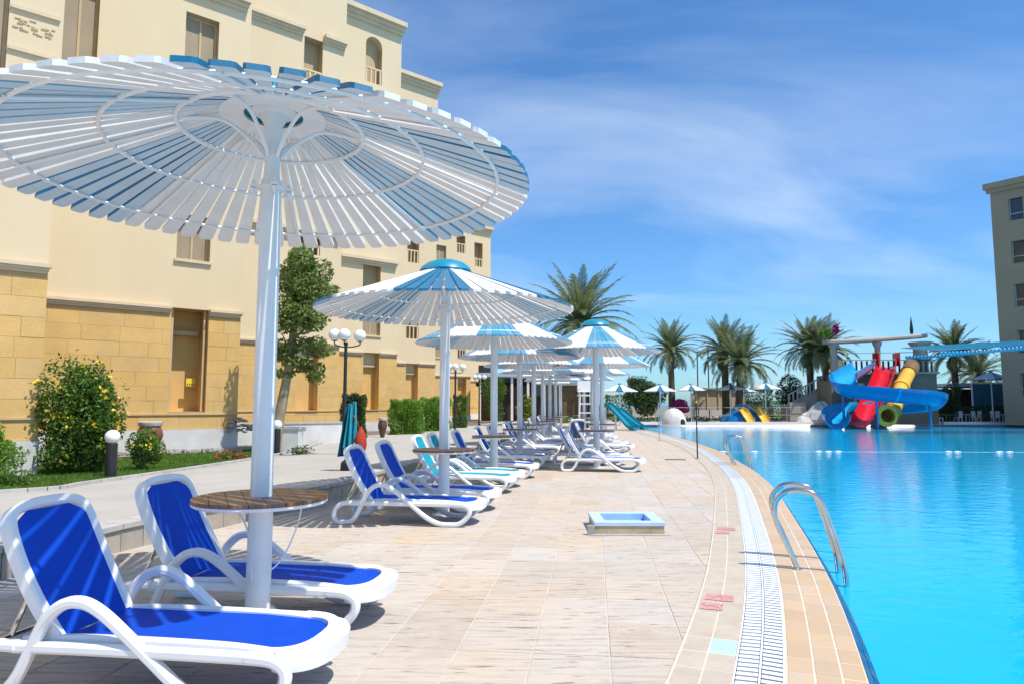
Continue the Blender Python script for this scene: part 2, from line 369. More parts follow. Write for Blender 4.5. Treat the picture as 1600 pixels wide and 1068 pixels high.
# ------------------------------------------------------------------ ground, deck, pool
b = MB(); b.quad((-4000,-300,-2.2),(4000,-300,-2.2),(4000,6000,-2.2),(-4000,6000,-2.2)); b.build('ground', 'sand', kind='structure', smooth=False)
b = MB(); b.quad((-4000,105,-.9),(4000,105,-.9),(4000,7000,-.9),(-4000,7000,-.9)); b.build('sea', 'sea', kind='structure', smooth=False)
b = MB()
ys = [-6+i*.5 for i in range(119)]
for i in range(len(ys)-1):
    y0, y1 = ys[i], ys[i+1]
    if y1 > 51: break
    b.quad((-70, y0, -.004), (edge_x(y0)-.1, y0, -.004), (edge_x(y1)-.1, y1, -.004), (-70, y1, -.004))
deck = b.build('deck', 'joint', kind='structure', smooth=False)
b = MB(); yb = 50.9
fe = [edge(S_FAR-3+i*.6, .3) for i in range(int((SMAX-S_FAR)/.6))]
for i in range(len(fe)-1):
    b.quad((fe[i].x, fe[i].y, -.02), (fe[i+1].x, fe[i+1].y, -.02), (fe[i+1].x, 110, -.02), (fe[i].x, 110, -.02))
b.quad((-90, 50.8, -.022), (fe[0].x+.05, 50.8, -.022), (fe[0].x+.05, 110, -.022), (-90, 110, -.022))
b.build('beach', 'sand', kind='structure', smooth=False)
# water sheet
b = MB()
ss = [i*.4 for i in range(int(SMAX/.4))]
wp = [edge(s, .66) for s in ss]
vs = [(p.x, p.y, -.11) for p in wp] + [(75, 53.4, -.11), (75, -8, -.11), (wp[0].x, -8, -.11)]
b.add(vs, [tuple(range(len(vs)))[::-1]])
me = b.mesh('water', 'water', False)
b2 = inst('water', me, kind='structure')
# pool wall with small navy tiles under the rim
b = MB()
for i in range(len(ss)-1):
    p, q = edge(ss[i], .665), edge(ss[i+1], .665)
    b.quad((p.x, p.y, -.02), (q.x, q.y, -.02), (q.x, q.y, -1.4), (p.x, p.y, -1.4))
pw = b.build('pool_wall', 'pool_wall', kind='structure', smooth=False)
k = 0; s = s_at_y(2.6)
while k < 290 and s < S_FAR:
    for o0, o1, z0, z1 in ((.692, .733, -.008, -.058), (.737, .779, -.063, -.114)):
        p = [edge(s+.002, o0), edge(s+.002, o1), edge(s+.073, o1), edge(s+.073, o0)]; zz = (z0, z1, z1, z0)
        v = [(q.x, q.y, z-.012) for q, z in zip(p, zz)]+[(q.x, q.y, z) for q, z in zip(p, zz)]
        if k < 290: MB().add(v, [(4,5,6,7)]+[(e, (e+1) % 4, 4+(e+1) % 4, 4+e) for e in range(4)]).build('wall_tile', 'navy_tile', pw, False)
        k += 1
    s += .075
# coping, gutter and beige band tiles, individually near the camera and joined beyond
def band(parent, name, matn, offs, step, z, gap, n_ind, s0, s1, jitter=0, special=None, hgt=.03):
    rest = MB(); cnt = 0; s = s0; row = 0
    while s < s1:
        st = step
        for j in range(len(offs)-1):
            o0, o1 = offs[j]+gap/2, offs[j+1]-gap/2
            zz = z+random.uniform(-jitter, jitter)
            p = [edge(s+gap/2, o0), edge(s+gap/2, o1), edge(s+st-gap/2, o1), edge(s+st-gap/2, o0)]
            c = .004; v = [(q.x, q.y, zz-hgt) for q in p]+[(q.x, q.y, zz-c) for q in p]
            m = sum((q for q in p), Vector((0, 0)))/4
            v += [(q.x+(m.x-q.x)/max(.02,(q-m).length)*c, q.y+(m.y-q.y)/max(.02,(q-m).length)*c, zz) for q in p]
            f = [(8,9,10,11)]+[(a, (a+1) % 4, 4+(a+1) % 4, 4+a) for a in range(4)]+[(4+a, 4+(a+1) % 4, 8+(a+1) % 4, 8+a) for a in range(4)]
            if cnt < n_ind:
                mm = matn
                if special and (row, j) in special: mm = special[(row, j)]
                MB().add(v, f).build(name, mm, parent, False)
            else: rest.add(v, f)
            cnt += 1
        s += st; row += 1
    if rest.v: rest.build(name+'_run', matn, parent, False, kind='stuff')
# base of the rim
def strip(name, m, o0, o1, z, s0, s1, ds=.4):
    b = MB(); q = []
    n = int((s1-s0)/ds)
    for i in range(n):
        a, c, d, e = edge(s0+i*ds, o0), edge(s0+i*ds, o1), edge(s0+(i+1)*ds, o1), edge(s0+(i+1)*ds, o0)
        b.quad((a.x,a.y,z),(c.x,c.y,z),(d.x,d.y,z),(e.x,e.y,z))
    return b.build(name, m, kind='structure', smooth=False)
S0 = s_at_y(2.9)
M['grout'] = mat('grout', (.68, .60, .49), .9, .15, 8, coord='World')
rim = strip('pool_rim', 'grout', -.335, -.001, .0105, s_at_y(-4), SMAX-1)
strip('pool_coping', 'grout', .269, .685, .0115, s_at_y(-4), SMAX-1)
b = MB()
for i in range(int((SMAX-2)/.4)):
    a, c, e, f = edge(i*.4, .684), edge((i+1)*.4, .684), edge((i+1)*.4, .79), edge(i*.4, .79)
    b.quad((a.x,a.y,-.006),(c.x,c.y,-.006),(e.x,e.y,-.135),(f.x,f.y,-.135))
b.build('pool_rim_edge', 'navy_tile', kind='structure', smooth=False)
row987 = int((s_at_y(4.25)-S0)/.28)
band(rim, 'beige_tile', 'beige_tile', [-.325, -.165, -.005], .28, .013, .008, 150, S0, S_FAR, .0008, {(row987, 1): 'pale_blue_tile'})
band(rim, 'coping_tile', 'coping_tile', [.275, .42, .56, .685], .25, .015, .011, 290, S0, SMAX-2, .001)
# white overflow grate: two rows of crosswise slats
gr = MB(); g0 = strip('gutter', 'grate_dark', -.001, .269, .002, s_at_y(-2), SMAX-2)
for o_ in (.004, .136, .262):
    q = MB(); n = 400
    for i in range(n):
        sa = S0-.2+i*(S_FAR-S0)/n; sb = S0-.2+(i+1)*(S_FAR-S0)/n
        a, c, d, e = edge(sa, o_-.006), edge(sa, o_+.006), edge(sb, o_+.006), edge(sb, o_-.006)
        q.quad((a.x,a.y,.019),(c.x,c.y,.019),(d.x,d.y,.019),(e.x,e.y,.019))
    q.build('grate_rail', 'grate', g0, False)
cnt = 0; s = S0-.1; rest = MB()
while s < S_FAR:
    for (o0, o1, sk) in ((.014, .126, .02), (.146, .254, -.02)):
        w = .046
        p = [edge(s, o0), edge(s+sk*.5, o1), edge(s+sk*.5+w, o1), edge(s+w, o0)]
        v = [(x.x, x.y, .008) for x in p]+[(x.x, x.y, .018) for x in p]
        f = [(4,5,6,7)]+[(a, (a+1) % 4, 4+(a+1) % 4, 4+a) for a in range(4)]
        if cnt < 280: MB().add(v, f).build('grate_slat', 'grate', g0, False)
        else: rest.add(v, f)
        cnt += 1
    s += .070 if s < s_at_y(14) else .10
rest.build('grate_slat_run', 'grate', g0, False, kind='stuff')
# faded red painted marks on the beige band
def marks(yc, sc):
    s0 = s_at_y(yc)
    b = MB(); random.seed(5)
    def q(sa, sb, oa, ob):
        p = [edge(sa, oa), edge(sa, ob), edge(sb, ob), edge(sb, oa)]; b.quad(*[(x.x, x.y, .0175) for x in p])
    for r_, (l0, l1, sa, sb) in enumerate(((-.285, -.075, .0, .20), (-.30, -.14, -.26, -.06))):
        n = 9 if r_ == 0 else 7; w = (l1-l0)/n
        for i in range(n):
            o = l0+i*w; g = random.uniform(.001, .004)
            k1 = sa+random.uniform(0, .015); k2 = sb-random.uniform(0, .015); c_ = random.uniform(.35, .6)
            q(s0+k1*sc, s0+(k1+(k2-k1)*c_)*sc, o, o+w-g); q(s0+(k1+(k2-k1)*(c_+.06))*sc, s0+k2*sc, o+.001, o+w-g-.001)
    o = b.build('painted_mark', 'red_print', rim, False)
marks(5.25, 1.0); marks(8.15, 1.0)
random.seed(11)
# deck stones (grid turned to run with the umbrella row)
TA = R(-6.8); tu = Vector((math.cos(TA), math.sin(TA))); tv = Vector((-math.sin(TA), math.cos(TA)))
TW, TL = .465, .62
b = MB()
def chtile(b, w, l, h, c=.006, ox=0, oy=0, oz=0):
    x, y = w/2, l/2
    v = [(ox+a, oy+e, oz-h) for a, e in ((-x,-y),(x,-y),(x,y),(-x,y))]+[(ox+a, oy+e, oz-c) for a, e in ((-x,-y),(x,-y),(x,y),(-x,y))]+[(ox+a*(1-c/x), oy+e*(1-c/y), oz) for a, e in ((-x,-y),(x,-y),(x,y),(-x,y))]
    f = [(8,9,10,11)]+[(a, (a+1) % 4, 4+(a+1) % 4, 4+a) for a in range(4)]+[(4+a, 4+(a+1) % 4, 8+(a+1) % 4, 8+a) for a in range(4)]
    b.add(v, f)
WALK = [(-14,1.2),(-9,2.8),(-4.75,5.7),(-3.95,7.5),(-3.3,9.5),(-2.8,11),(-2.35,13.5),(-2.0,15.5),(-1.4,19),(-.6,24),(.4,31),(1.7,40),(3.3,50)]
WE = [(p[0], p[1]) for p in cr([(a, c, 0) for a, c in WALK], 10)]
def walk_x(y):
    for i in range(len(WE)-1):
        if WE[i][1] <= y <= WE[i+1][1]:
            t = (y-WE[i][1])/(WE[i+1][1]-WE[i][1]+1e-9); return WE[i][0]*(1-t)+WE[i+1][0]*t
    return -99
tiles = []
for j in range(-3, 86):
    for i in range(-60, 30):
        off = (j*7 % 3)*.0
        c = tu*((i+.5)*TW-.0)+tv*(j*TL+.25)+Vector((.08, 0))
        if c.y < 1.5 or c.y > 50.5: continue
        ex = edge_x(c.y)-.30
        if c.x > ex+.20: continue
        wx = walk_x(c.y-.5)
        if c.x < wx-.35: continue
        vis = abs(c.x)/max(.1, c.y) < .85
        tiles.append((c, vis))
tiles.sort(key=lambda t: (not t[1], t[0].y))
b = MB(); chtile(b, TW-.009, TL-.009, .02, .002); tme = b.mesh('paving_stone', 'deck_stone', False)
rest = MB()
for k, (c, vis) in enumerate(tiles):
    if k < 300 and vis:
        o = inst('paving_stone', tme, deck, loc=(c.x, c.y, random.uniform(-.0012, .0012)), rz=TA)
    else:
        hx = (TW-.007)/2; hy = (TL-.007)/2; z = random.uniform(-.001, .001)
        p = [c+tu*a*hx+tv*e*hy for a, e in ((-1,-1),(1,-1),(1,1),(-1,1))]
        rest.add([(q.x, q.y, z-.02) for q in p]+[(q.x, q.y, z) for q in p], [(4,5,6,7)]+[(a, (a+1) % 4, 4+(a+1) % 4, 4+a) for a in range(4)])
rest.build('paving_stone_field', 'deck_stone_wide', deck, False, kind='stuff')
# raised walkway with tiled riser
WH = .27
b = MB(); n = len(WE)
OUT = []
GARD = [(-30,4.5),(-14,8.0),(-8.4,11.3),(-7.7,12.9),(-6.9,17.8),(-6.7,21.5),(-7.1,27.6),(-5.3,37),(-2.6,50),(-1,60)]
GE = [(p[0], p[1]) for p in cr([(a, c, 0) for a, c in GARD], 8)]
def gard_x(y):
    for i in range(len(GE)-1):
        if GE[i][1] <= y <= GE[i+1][1]:
            t = (y-GE[i][1])/(GE[i+1][1]-GE[i][1]+1e-9); return GE[i][0]*(1-t)+GE[i+1][0]*t
    return -30
def wpt(i, t):
    # i along, t 0 at riser .. 1 at garden edge
    a = Vector(WE[i]); g = Vector(GE[min(len(GE)-1, int(i*(len(GE)-1)/(n-1)))])
    f = i*(len(GE)-1)/(n-1); k = int(f); k2 = min(k+1, len(GE)-1); g = Vector(GE[k]).lerp(Vector(GE[k2]), f-k)
    p = a.lerp(g, t); return (p.x, p.y, WH*(1-t)+.06*t if t > .03 else WH)
for i in range(n-1):
    ts = [0, .33, .66, 1]
    for a, c in zip(ts[:-1], ts[1:]): b.quad(wpt(i, a), wpt(i+1, a), wpt(i+1, c), wpt(i, c))
walk = b.build('walkway', 'path', kind='structure')
# riser tiles and nosing stones
seg = []
Wd = [0]
for i in range(1, n): Wd.append(Wd[-1]+math.dist(WE[i], WE[i-1]))
def wat(s):
    for i in range(n-1):
        if Wd[i+1] >= s:
            t = (s-Wd[i])/(Wd[i+1]-Wd[i]); p = Vector(WE[i]).lerp(Vector(WE[i+1]), t); d = (Vector(WE[i+1])-Vector(WE[i])).normalized(); return p, Vector((d.y, -d.x))
    return Vector(WE[-1]), Vector((1, 0))
s = 4.0
while s < Wd[-1]-.5:
    (p, nn), (q, n2_) = wat(s+.004), wat(s+.296)
    for kind_, z0, z1, o0, o1, mm, nm in (('r', -.01, WH-.045, -.02, .02, 'path_edge', 'riser_tile'), ('n', WH-.04, WH+.012, -.26, .045, 'kerb', 'nosing_stone')):
        pts = [p+nn*o0, p+nn*o1, q+n2_*o1, q+n2_*o0]
        MB().add([(x.x, x.y, z0) for x in pts]+[(x.x, x.y, z1) for x in pts], [(4,5,6,7)]+[(a, (a+1) % 4, 4+(a+1) % 4, 4+a) for a in range(4)]).build(nm, mm, walk, False)
    s += .30
# garden soil behind the walkway
b = MB()
for i in range(len(GE)-1):
    b.quad((GE[i][0], GE[i][1], .05), (GE[i+1][0], GE[i+1][1], .05), (GE[i+1][0]-14, GE[i+1][1]+8, .05), (GE[i][0]-14, GE[i][1]+8, .05))
garden = b.build('garden_bed', 'soil', kind='structure', smooth=False)
gk = tagk = None
for i in range(2, len(GE)-2):
    a, c = Vector(GE[i]), Vector(GE[i+1]); d = (c-a); L_ = d.length; m = max(1, round(L_/.55)); nn = Vector((d.y, -d.x)).normalized()
    if a.y > 48: break
    for k in range(m):
        p, q = a+d*((k+.01)/m), a+d*((k+.985)/m); pts = [p-nn*.06, p+nn*.06, q+nn*.06, q-nn*.06]
        MB().add([(x.x, x.y, .0) for x in pts]+[(x.x, x.y, .12) for x in pts], [(4,5,6,7)]+[(e, (e+1) % 4, 4+(e+1) % 4, 4+e) for e in range(4)]).build('kerb_stone', 'kerb', garden, False)
# ------------------------------------------------------------------ foliage helpers
def leaves(centers, size, name, m, parent=None, kind=None, up=.3, aspect=.5):
    vs = []; fs = []
    for c in centers:
        sz = size*random.uniform(.6, 1.3)
        d = Vector((random.gauss(0,1), random.gauss(0,1), random.gauss(0,1)+up)).normalized()
        u = d.cross(Vector((random.gauss(0,1), random.gauss(0,1), random.gauss(0,1)))).normalized(); w = d.cross(u)
        c = Vector(c); o = len(vs)
        vs += [tuple(c-u*sz*.5), tuple(c+w*sz*aspect*.5+d*sz*.06), tuple(c+u*sz*.5), tuple(c-w*sz*aspect*.5+d*sz*.06)]
        fs.append((o, o+1, o+2, o+3))
    me = bpy.data.meshes.new(name); me.from_pydata(vs, [], fs); me.materials.append(M[m]); me.update()
    return inst(name, me, parent, kind)
def blob(n, rx, ry, rz, cz, lump=.25, nl=9, shell=.55, box=0):
    # clumpy volume: lobes on an ellipsoid, leaves dense near the lobe skin
    lobes = []
    for i in range(nl):
        a = random.uniform(0, 2*math.pi); e = math.asin(random.uniform(-.9, 1)); k = random.uniform(.45, .75)
        lobes.append((Vector((math.cos(a)*math.cos(e)*rx*k, math.sin(a)*math.cos(e)*ry*k, cz+math.sin(e)*rz*k)), random.uniform(.42, .62)))
    lobes.append((Vector((0, 0, cz)), .7)); out = []
    for _ in range(n):
        c, k = random.choice(lobes); v = Vector((random.gauss(0,1), random.gauss(0,1), random.gauss(0,1))).normalized()
        r = random.uniform(shell, 1.0)**.6
        out.append(c+Vector((v.x*rx*k*r, v.y*ry*k*r, v.z*rz*k*r)))
    return out
def boxleaf(n, sx, sy, sz, z0):
    out = []
    for _ in range(n):
        v = [random.uniform(-1, 1) for _ in range(3)]
        if random.random() < .75:
            k = random.choice((0, 1, 1, 2)); v[k] = math.copysign(random.uniform(.82, 1.0), v[k])
        q = sum(abs(e)**7 for e in v)**(1/7)
        if q > 1.05: v = [e/q*1.03 for e in v]
        w_ = 1+.07*math.sin(v[0]*5+v[2]*4)+.05*math.sin(v[2]*9+2*v[1])
        out.append(Vector((v[0]*sx/2*w_+random.gauss(0, .02), v[1]*sy/2*w_+random.gauss(0, .02), max(.02, z0+sz/2+v[2]*sz/2*(.96+.06*math.sin(v[0]*6+1))+random.gauss(0, .02)))))
    return out
def bush(loc, pts, leaf, m, label, cat='bush', flowers=None, group=None, name='bush'):
    t = thing(name, loc, label, cat, group)
    leaves(pts, leaf, 'foliage', m, t)
    b = MB()
    zt = max(p[2] for p in pts)*.6
    for k in range(5):
        a = k*1.3; b.tube([(0,0,-.03), (.05*math.cos(a), .05*math.sin(a), zt*.4), (.22*math.cos(a), .22*math.sin(a), zt)], [.03, .02, .008], 6)
    b.build('stem', 'bark', t)
    if flowers:
        fm, n, r = flowers; cs = random.sample(pts, min(len(pts), n)); b = MB()
        zc = sum(p[2] for p in pts)/len(pts); out_ = []
        for c in cs:
            c = Vector(c); d = Vector((c.x, c.y, c.z-zc)); c = c+d.normalized()*.04
            for _ in range(6): out_.append(c+Vector((random.gauss(0,r), random.gauss(0,r), random.gauss(0,r))))
        leaves(out_, r*1.5, 'flowers', fm, t, aspect=.9)
    return t
# ------------------------------------------------------------------ hotel building on the left
D = Vector((.77, .638)); NB = Vector((-.638, .77))      # along the face, and back into the building
hotel = thing('hotel', (-8.64, 21.57, 0), 'long cream and ochre stepped hotel block with arched windows behind the garden', 'building')
HB = Vector((-8.64, 21.57, 0))
def P3(E, s, z, back=0):
    p = Vector(E)+D*s+NB*back; return (p.x-HB.x, p.y-HB.y, z)
def facegrid(b, E, s0, s1, z0, z1, ops, back=0):
    xs = sorted({s0, s1} | {v for o in ops for v in (o[0], o[1]) if s0 < v < s1}); zs = sorted({z0, z1} | {v for o in ops for v in (o[2], o[3]) if z0 < v < z1})
    for i in range(len(xs)-1):
        for j in range(len(zs)-1):
            mx, mz = (xs[i]+xs[i+1])/2, (zs[j]+zs[j+1])/2
            if any(o[0] < mx < o[1] and o[2] < mz < o[3] for o in ops): continue
            b.quad(P3(E, xs[i], zs[j], back), P3(E, xs[i+1], zs[j], back), P3(E, xs[i+1], zs[j+1], back), P3(E, xs[i], zs[j+1], back))
def fbox(b, E, s0, s1, z0, z1, f, bk):
    v = [P3(E, s, z, q) for s in (s0, s1) for q in (f, bk) for z in (z0, z1)]
    b.add(v, [(0,1,3,2),(4,6,7,5),(0,4,5,1),(2,3,7,6),(0,2,6,4),(1,5,7,3)])
def mould(E, s0, s1, z, big=1, mm='moulding', name='cornice'):
    b = MB(); fbox(b, E, s0, s1+.0, z, z+.13*big, -.22*big, .002); fbox(b, E, s0, s1-.04, z-.10*big, z-.002, -.13*big, .002); fbox(b, E, s0, s1-.07, z-.19*big, z-.102*big, -.07*big, .002)
    b.build(name, mm, hotel, False)
SEGS = {
 'A': ((-9.75, 14.15), 12, 24.6, 4.34, [(-1.9,-.95,8.0,10.6,'w'), (-5,-3.8,8,10.2,'w'), (-2.2,-1.0,5.6,7.2,'h')]),
 'B': ((-8.64, 21.57), 9.5, 24.6, 4.34, [(-2.02,-.96,1.3,4.4,'door'), (-1.97,-1.0,5.9,7.3,'w'), (-1.99,-1.0,11.0,13.74,'w'), (-1.97,-1,8.6,10.2,'w'), (-1.97,-1,15.2,17,'w'), (-5.2,-4.3,11,13.7,'w')]),
 'C': ((-8.37, 32.95), 9.5, 24.6, 4.34, [(-2.1,-1.05,1.25,4.42,'r'), (-2.17,-1.23,17.2,19.28,'r'), (-2.1,-1.1,5.9,7.3,'w'), (-2.1,-1.1,8.6,9.5,'r'), (-2.17,-1.2,11.8,13.5,'w'), (-2.17,-1.2,14.9,16.6,'w')]),
 'D': ((-6.67, 39.43), 9.5, 24.5, 4.38, [(-2.13,-1.14,1.2,4.42,'r'), (-2.25,-1.14,7.6,9.45,'r'), (-2.35,-1.3,20.15,22.95,'arch'), (-2.2,-1.1,5.4,6.8,'w'), (-2.2,-1.1,11.9,13.4,'w'), (-2.2,-1.1,15,16.8,'w')]),
 'E': ((-5.61, 49.83), 13, 25.8, 4.40, [(-2.47,-1.47,1.14,4.42,'r'), (-2.49,-1.5,11.7,13.4,'b'), (-2.56,-1.46,6.2,7.5,'b'), (-2.5,-1.5,8.9,10.3,'w'), (-2.5,-1.5,15.2,17,'w'), (-2.5,-1.5,19.5,21.3,'w')]),
 'F': ((-4.03, 66.17), 16, 24.5, 4.2, [(-1.5,-.5,1.1,4.0,'r'), (-4.19,-2.95,15.0,16.6,'w'), (-1.75,-.71,16.2,17.9,'b'), (-1.6,-.55,5.9,7.1,'b'), (-4.2,-3,5.9,7.2,'w'), (-4.2,-3,9.5,11,'w'), (-1.7,-.6,9.5,11.2,'w'), (-4.2,-3,19.5,21.2,'w')]),
 'G': ((-2.55, 80), 16, 22.6, 4.2, [(-2.4,-1.2,17.6,20.4,'b'), (-2.2,-1.14,6.8,8.1,'b'), (-2.2,-1.14,11.8,13.5,'w'), (-5,-4,17.6,19.4,'w')]),
}
random.seed(3)
block_n = 0
for key, (E, LEN, TOP, LED, ops) in SEGS.items():
    zp = .78 if key in 'AB' else (.57 if key in 'CDE' else .5)
    b = MB(); facegrid(b, E, -LEN, 0, LED, TOP, ops)
    b.quad(P3(E,0,LED), P3(E,0,LED,7), P3(E,0,TOP,7), P3(E,0,TOP)); b.quad(P3(E,-LEN,TOP), P3(E,0,TOP), P3(E,0,TOP,7), P3(E,-LEN,TOP,7))
    b.quad(P3(E,0,LED,7), P3(E,-LEN,LED,7), P3(E,-LEN,TOP,7), P3(E,0,TOP,7)); b.quad(P3(E,-LEN,LED,7), P3(E,-LEN,LED,0), P3(E,-LEN,TOP,0), P3(E,-LEN,TOP,7))
    # arch spandrels
    for o in ops:
        if o[4] == 'arch':
            s0, s1, z0, z1 = o[:4]; r = (s1-s0)/2; cz = z1-r
            for sgn, sc in ((-1, s0), (1, s1)):
                cor = P3(E, sc, z1); prev = None
                for t in range(9):
                    a = math.pi/2*t/8; q = P3(E, (s0+s1)/2+sgn*r*math.cos(a), cz+r*math.sin(a)); q2 = P3(E, (s0+s1)/2+sgn*r*math.cos(a), cz+r*math.sin(a), .5)
                    if prev:
                        if sgn < 0: b.add([cor, q, prev[0]], [(0,1,2)])
                        else: b.add([cor, prev[0], q], [(0,1,2)])
                        b.quad(prev[0], q, q2, prev[1])
                    prev = (q, q2)
    b.build('wall', 'render_cream', hotel, False)
    b = MB(); facegrid(b, E, -LEN, 0, zp, LED, ops, .003)
    b.quad(P3(E,0,zp), P3(E,0,zp,7), P3(E,0,LED,7), P3(E,0,LED)); b.build('base_wall', 'render_ochre', hotel, False)
    b = MB(); fbox(b, E, -LEN, .03, -.3, zp-.004, -.05, .4); b.build('plinth', 'plinth_white', hotel, False)
    b = MB(); fbox(b, E, -LEN, .012, 1.20, 1.245, -.045, .01); b.build('string_course', 'mould_tan', hotel, False)
    # ledge on top of the stone
    lops = [o for o in ops if o[3] > LED and o[2] < LED]
    cur = -LEN
    for o in sorted(lops) + [(0.06, 0, 0, 0)]:
        if o[0] > cur: mould(E, cur, o[0]-.01 if o[0] < 0 else o[0], LED, .62, 'moulding')
        cur = o[1]+.01
    mould(E, -LEN, .12, TOP-.45, 2.2)
    # stone blocks in staggered courses
    join = MB(); z = zp; row = 0; first = -7.5 if key == 'A' else (-5.4 if key in 'BC' else (-4 if key in 'DE' else -6))
    NR = 8; chh = (LED-.2-zp)/NR
    for row in range(NR):
        z0 = zp+row*chh; z1 = z0+chh
        s = first - (row % 2)*.45
        while s < 0:
            ln = random.choice((.75, .95, 1.1, 1.25)); e = min(s+ln, 0)
            if 0-e < .3: e = 0
            pieces = [(s, e)]
            for o in ops:
                if o[2] < z1-.02 and o[3] > z0+.02:
                    np_ = []
                    for a, c in pieces:
                        if c <= o[0] or a >= o[1]: np_.append((a, c))
                        else:
                            if a < o[0]-.08: np_.append((a, o[0]))
                            if c > o[1]+.08: np_.append((o[1], c))
                    pieces = np_
            for a, c in pieces:
                q = random.uniform(.004, .012); bb = MB(); fbox(bb, E, a+.003, c-.003 if c < 0 else c+.004, z0+.003, z1-.003, -q, .02)
                if z0 < 1.245 and z1 > 1.2: pass
                if key in 'ABCD' and block_n < 280: bb.build('stone_block', 'block_ochre', hotel, False); block_n += 1
                else: join.add(bb.v, bb.f)
            s = e
    if join.v: join.build('stone_block_field', 'block_ochre', hotel, False, kind='stuff')
    # openings
    for s0, s1, z0, z1, kd in ops:
        dp = {'w': .35, 'h': .3, 'r': .55, 'b': .8, 'arch': .5, 'door': .95}[kd]
        b = MB()
        b.quad(P3(E,s0,z0), P3(E,s0,z0,dp), P3(E,s0,z1,dp), P3(E,s0,z1)); b.quad(P3(E,s1,z0,dp), P3(E,s1,z0), P3(E,s1,z1), P3(E,s1,z1,dp))
        b.quad(P3(E,s0,z0), P3(E,s1,z0), P3(E,s1,z0,dp), P3(E,s0,z0,dp))
        if kd != 'arch': b.quad(P3(E,s0,z1,dp), P3(E,s1,z1,dp), P3(E,s1,z1), P3(E,s0,z1))
        b.quad(P3(E,s0,z0,dp), P3(E,s1,z0,dp), P3(E,s1,z1,dp), P3(E,s0,z1,dp))
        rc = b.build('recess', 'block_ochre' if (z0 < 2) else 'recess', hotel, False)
        if kd == 'w':
            b = MB()
            for a, c in ((s0+.004, s0+.07), (s1-.07, s1-.004), ((s0+s1)/2-.03, (s0+s1)/2+.03)): fbox(b, E, a, c, z0+.004, z1-.004, dp-.12, dp-.05)
            fbox(b, E, s0+.07, s1-.07, z1-.08, z1-.004, dp-.115, dp-.055); fbox(b, E, s0+.07, s1-.07, z0+.004, z0+.07, dp-.115, dp-.055)
            wf = b.build('window', 'mould_tan', hotel, False)
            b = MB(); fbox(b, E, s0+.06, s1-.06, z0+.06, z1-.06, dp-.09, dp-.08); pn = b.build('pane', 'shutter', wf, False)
            b = MB(); fbox(b, E, s0-.05, s1+.05, z0-.09, z0-.004, -.08, .0); b.build('sill', 'moulding', hotel, False)
        if kd in ('b', 'arch', 'r') and z0 > 5:
            b = MB(); hh = .85 if kd != 'r' else .4
            fbox(b, E, s0+.004, s1-.004, z0+hh, z0+hh+.09, .02, .14)
            k = 3
            for i in range(k+1):
                a = s0+.03+(s1-s0-.14)*i/k; fbox(b, E, a, a+.08, z0+.004, z0+hh-.003, .03, .13)
            b.build('balustrade', 'render_cream', hotel, False)
        if kd == 'r' and z0 < 2:
            b = MB(); fbox(b, E, s0+.1, s1-.01, LED-.75, LED-.62, dp-.2, dp-.004); b.build('lintel', 'mould_tan', hotel, False)
            b = MB(); fbox(b, E, s0+.004, s1-.004, LED-.60, z1-.004, dp-.1, dp-.004); b.build('lintel_panel', 'render_cream', hotel, False)
        if kd == 'door':
            b = MB(); fbox(b, E, s0+.004, s0+.10, z0+.01, z1-.01, .15, .25); fbox(b, E, s1-.10, s1-.03, z0+.01, z1-.01, .15, .25); b.build('jamb', 'mould_tan', hotel, False)
            b = MB(); fbox(b, E, s0+.1, s1-.1, z1-.75, z1-.62, dp-.3, dp-.01); b.build('lintel', 'mould_tan', hotel, False)
            b = MB(); fbox(b, E, s1-.42, s1-.16, 2.08, 2.32, dp-.35, dp-.32)
            b.build('notice', 'yellow_sign', hotel, False)
            b = MB()
            for i in range(4): fbox(b, E, s1-.40+i*.06, s1-.37+i*.06, 2.11, 2.16, dp-.357, dp-.351)
            b.build('notice_print', 'frame_brown', hotel, False)
# upper moulding bands beside the balcony openings
for key, s0, s1, z in (('C', -5.0, -2.2, 19.45), ('C', -1.2, -.02, 19.45), ('D', -3.7, -.1, 9.62), ('C', -4.7, -.1, 9.62), ('B', -5.2, -.1, 14.6), ('D', -3.7, -.1, 19.4), ('E', -3.6, -.1, 9.7), ('F', -5, -.1, 12.5)):
    mould(SEGS[key][0], s0, s1, z, 1.3)
# small carved relief near the top left
random.seed(21)
for z_ in (8.85, 9.75):
    b = MB(); fbox(b, SEGS['A'][0], -.93, -.06, z_, z_+.08, -.06, 0); b.build('relief_border', 'moulding', hotel, False)
b = MB()
for i in range(26):
    a = random.uniform(-.9, -.15); z = 9.45-(a+.9)*.1+random.uniform(-.12, .16); fbox(b, SEGS['A'][0], a, a+random.uniform(.03, .12), z, z+random.uniform(.01, .03), -.018, 0)
b.build('relief', 'mould_tan', hotel, False)
# crumbled grey rubble at the plinth corner
b = MB(); random.seed(8)
E = SEGS['B'][0]
for i in range(40):
    s = random.uniform(-.35, .55); z = .62+random.random()*.55*(1-abs(s-.05)/.8); w = random.uniform(.05, .13)
    fbox(b, E, s, s+w, z, z+w*.6, -.12-random.uniform(0, .08), .05)
b.build('rubble_patch', 'stone_grey', hotel, False)
# white garden wall and planter
t = thing('planter_box', (-6.75, 20.9, .02), 'square white rendered planter block beside the leaning garden tree', 'planter')
b = MB(); b.box((0, 0, .38), (.75, .75, .76)); b.build('body', 'plinth_white', t, False)
b = MB(); b.box((0, 0, .785), (.82, .82, .05)); b.build('coping', 'kerb', t, False)
t = thing('low_wall', (-8.0, 25.2, 0), 'low white rendered wall behind the three globe lamp', 'wall')
b = MB(); b.box((0, 0, .35), (4.6, .3, .9), R(40)); b.build('body', 'plinth_white', t, False); b = MB(); b.box((0, 0, .835), (4.7, .36, .06), R(40)); b.build('coping', 'kerb', t, False)
